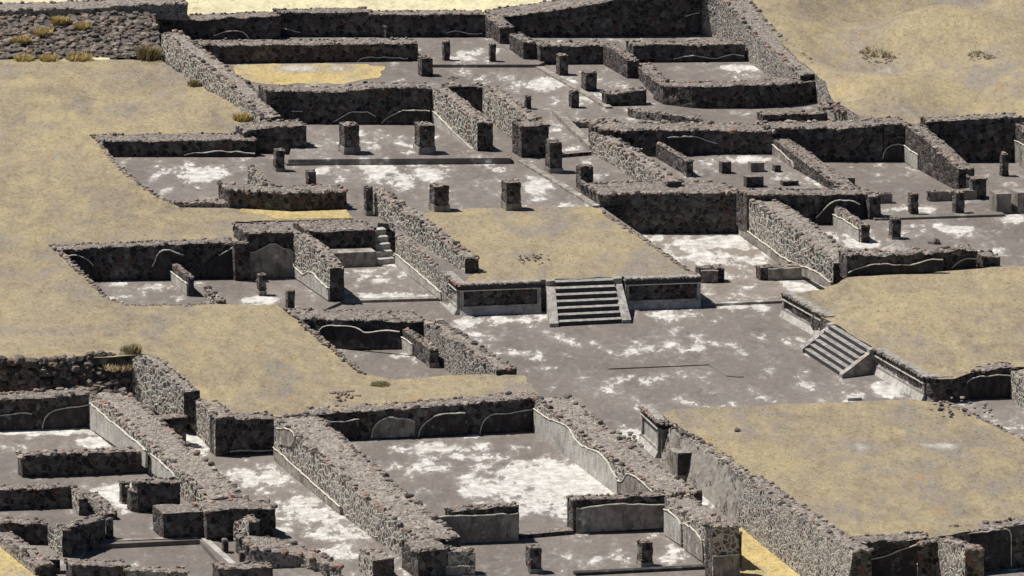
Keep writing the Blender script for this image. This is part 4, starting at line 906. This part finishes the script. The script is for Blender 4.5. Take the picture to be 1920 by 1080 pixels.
pile('rubble spill of stones at the foot of the hill corner', 1572,200,3.0,1.0,60,.2)
pile('scattered stones at the plaza end of the great room wall', 1178,826,0,1.0,40,.12)
pile('loose stones on the bare edge of the right corner grass', 1800,768,2.0,1.6,40,.1)
s_ = MB(); b = P(1590,752,0); s_.box(b, (.75,.12,0), (-.1,.7,0), (0,0,.16)); tag(s_.build('stone_slab','paleplaster',None,b), 'pinkish white slab lying on the plaza by the grass roof', 'slab')
# far bench at the right edge
root = empty('bench', P(1912,88,3.7)); l0 = root.location.copy(); s_ = MB(); s_.box(l0+Vector((-.3,0,.40)), (1.6,.1,0), (0,.6,0), (0,0,.10)); s_.build('seat','rim',root,l0)
for dx_ in (.05, 1.0):
    s_ = MB(); s_.box(l0+Vector((dx_,.1,-.3)), (.18,0,0), (0,.4,0), (0,0,.70)); s_.build('leg','earth',root,l0)
tag(root, 'small white topped bench on the hillside at the right edge', 'bench')
# heap of sand against the lone pillar of the right hand court
b = P(1682,470,ZR); s_ = MB(); ring = 14; V = []
for j, (rr, hh) in enumerate(((1.0,-.03),(.75,.12),(.45,.30),(.15,.46))):
    for i in range(ring): V.append((b.x+math.cos(6.283*i/ring)*rr*1.1*random.uniform(.9,1.1), b.y+math.sin(6.283*i/ring)*rr, b.z+hh))
V.append((b.x, b.y, b.z+.5)); Fq = [[j*ring+i, j*ring+(i+1)%ring, (j+1)*ring+(i+1)%ring, (j+1)*ring+i] for j in range(3) for i in range(ring)]
s_.add(V, np.array(Fq)); s_.f.append(np.array([[3*ring+i, 3*ring+(i+1)%ring, 4*ring] for i in range(ring)])); s_.m.append(np.zeros(ring, int))
tag(s_.build('sand_heap','rampstone',None,b,smooth=True), 'small grey cone of sand in front of the lone court pillar', 'heap')

def rock(label, x, y, z, sz, group=None):
    b = seat(x, y, z); g = MB(); g.stone(b, sz, 0, .9); return tag(g.build('rock', 'darkrock', None, b), label, 'rock', group)
m, nt, bs = mat('dark_rock'); n = N(nt)
n.l(n.ramp(n.noise(n.obj, 5, 4, .7).outputs[0], [(.35, (.05,.046,.045)), (.65, (.16,.145,.135))]), bs.inputs['Base Color']); M['darkrock'] = m
rock('single dark rock on the grass roof near its left corner', 1383,808,2.15,.24)
rock('larger dark rock lying in the right hand court', 1756,457,ZR,.32)
rock('smaller dark rock left of the larger one in the right hand court', 1746,456,ZR,.18)
for x_, y_ in ((842,148),(848,146),(856,147),(850,150)): rock({842:'leftmost', 848:'farthest', 856:'rightmost', 850:'nearest'}[x_]+' of the few small stones behind the portico wall', x_, y_, Z2, .13, 'few stones behind the portico wall')

def edging(label, pts, sz=.13, dens=1.0):
    g = MB(); Q = [P(*p) for p in pts]
    for a, b in zip(Q, Q[1:]):
        L_ = (b-a).length; q = 0
        while q < L_:
            p = a.lerp(b, q/L_)+Vector((random.uniform(-.12,.12), random.uniform(-.25,.25), 0)); s_ = sz*random.uniform(.5, 1.3)
            p.z += noise.noise(p)*.05-s_*.2; g.stone(p, s_, 0, .8); q += s_*random.uniform(.9, 2.0)/dens
    return tag(g.build('stone_edging', 'stone', None, Q[0]), label, 'stone edging', None, 'stuff')
edging('ragged stone edging of the grass left of the pillared court', [(183,266,2.62),(212,302,2.5),(255,342,2.3),(298,370,2.05),(335,388,1.8)])
edging('ragged stone edging of the grass around the sunken left room', [(110,469,2.1),(150,508,2.05),(200,560,2.0),(250,573,2.0),(330,573,2.0),(400,570,2.0)])
edging('ragged stone edging of the grass beside the small dark room', [(562,602,1.75),(610,640,1.7),(680,700,1.65)])
edging('stone edging along the right side of the platform grass', [(1132,398,1.8),(1220,458,1.8),(1308,519,1.8)], .12)
edging('stone edging at the back right of the grass roof', [(1775,756,2.0),(1850,790,2.0),(1935,832,2.0)], .13)
edging('stone edging where the grass roof meets its left wall', [(1240,785,2.15),(1300,818,2.2),(1392,872,2.2),(1480,935,2.2)], .13)

root = tag(empty('plaster_ledge', P(1395,893,2.4)), 'pale broken plaster ledge clinging along the edge of the grass roof', 'ledge'); l0 = root.location.copy()
for pts_ in ([(1398,897,2.1),(1425,908,2.1),(1450,925,2.15)], [(1458,930,2.15),(1480,948,2.15),(1500,960,2.1),(1515,975,2.05)]):
    s_ = MB(); s_.tube([q+Vector((-.1,0,0)) for q in smooth_line([P(*p) for p in pts_], .3, .1)], .13, 0, 6); s_.build('ledge_piece', 'rim', root, l0)
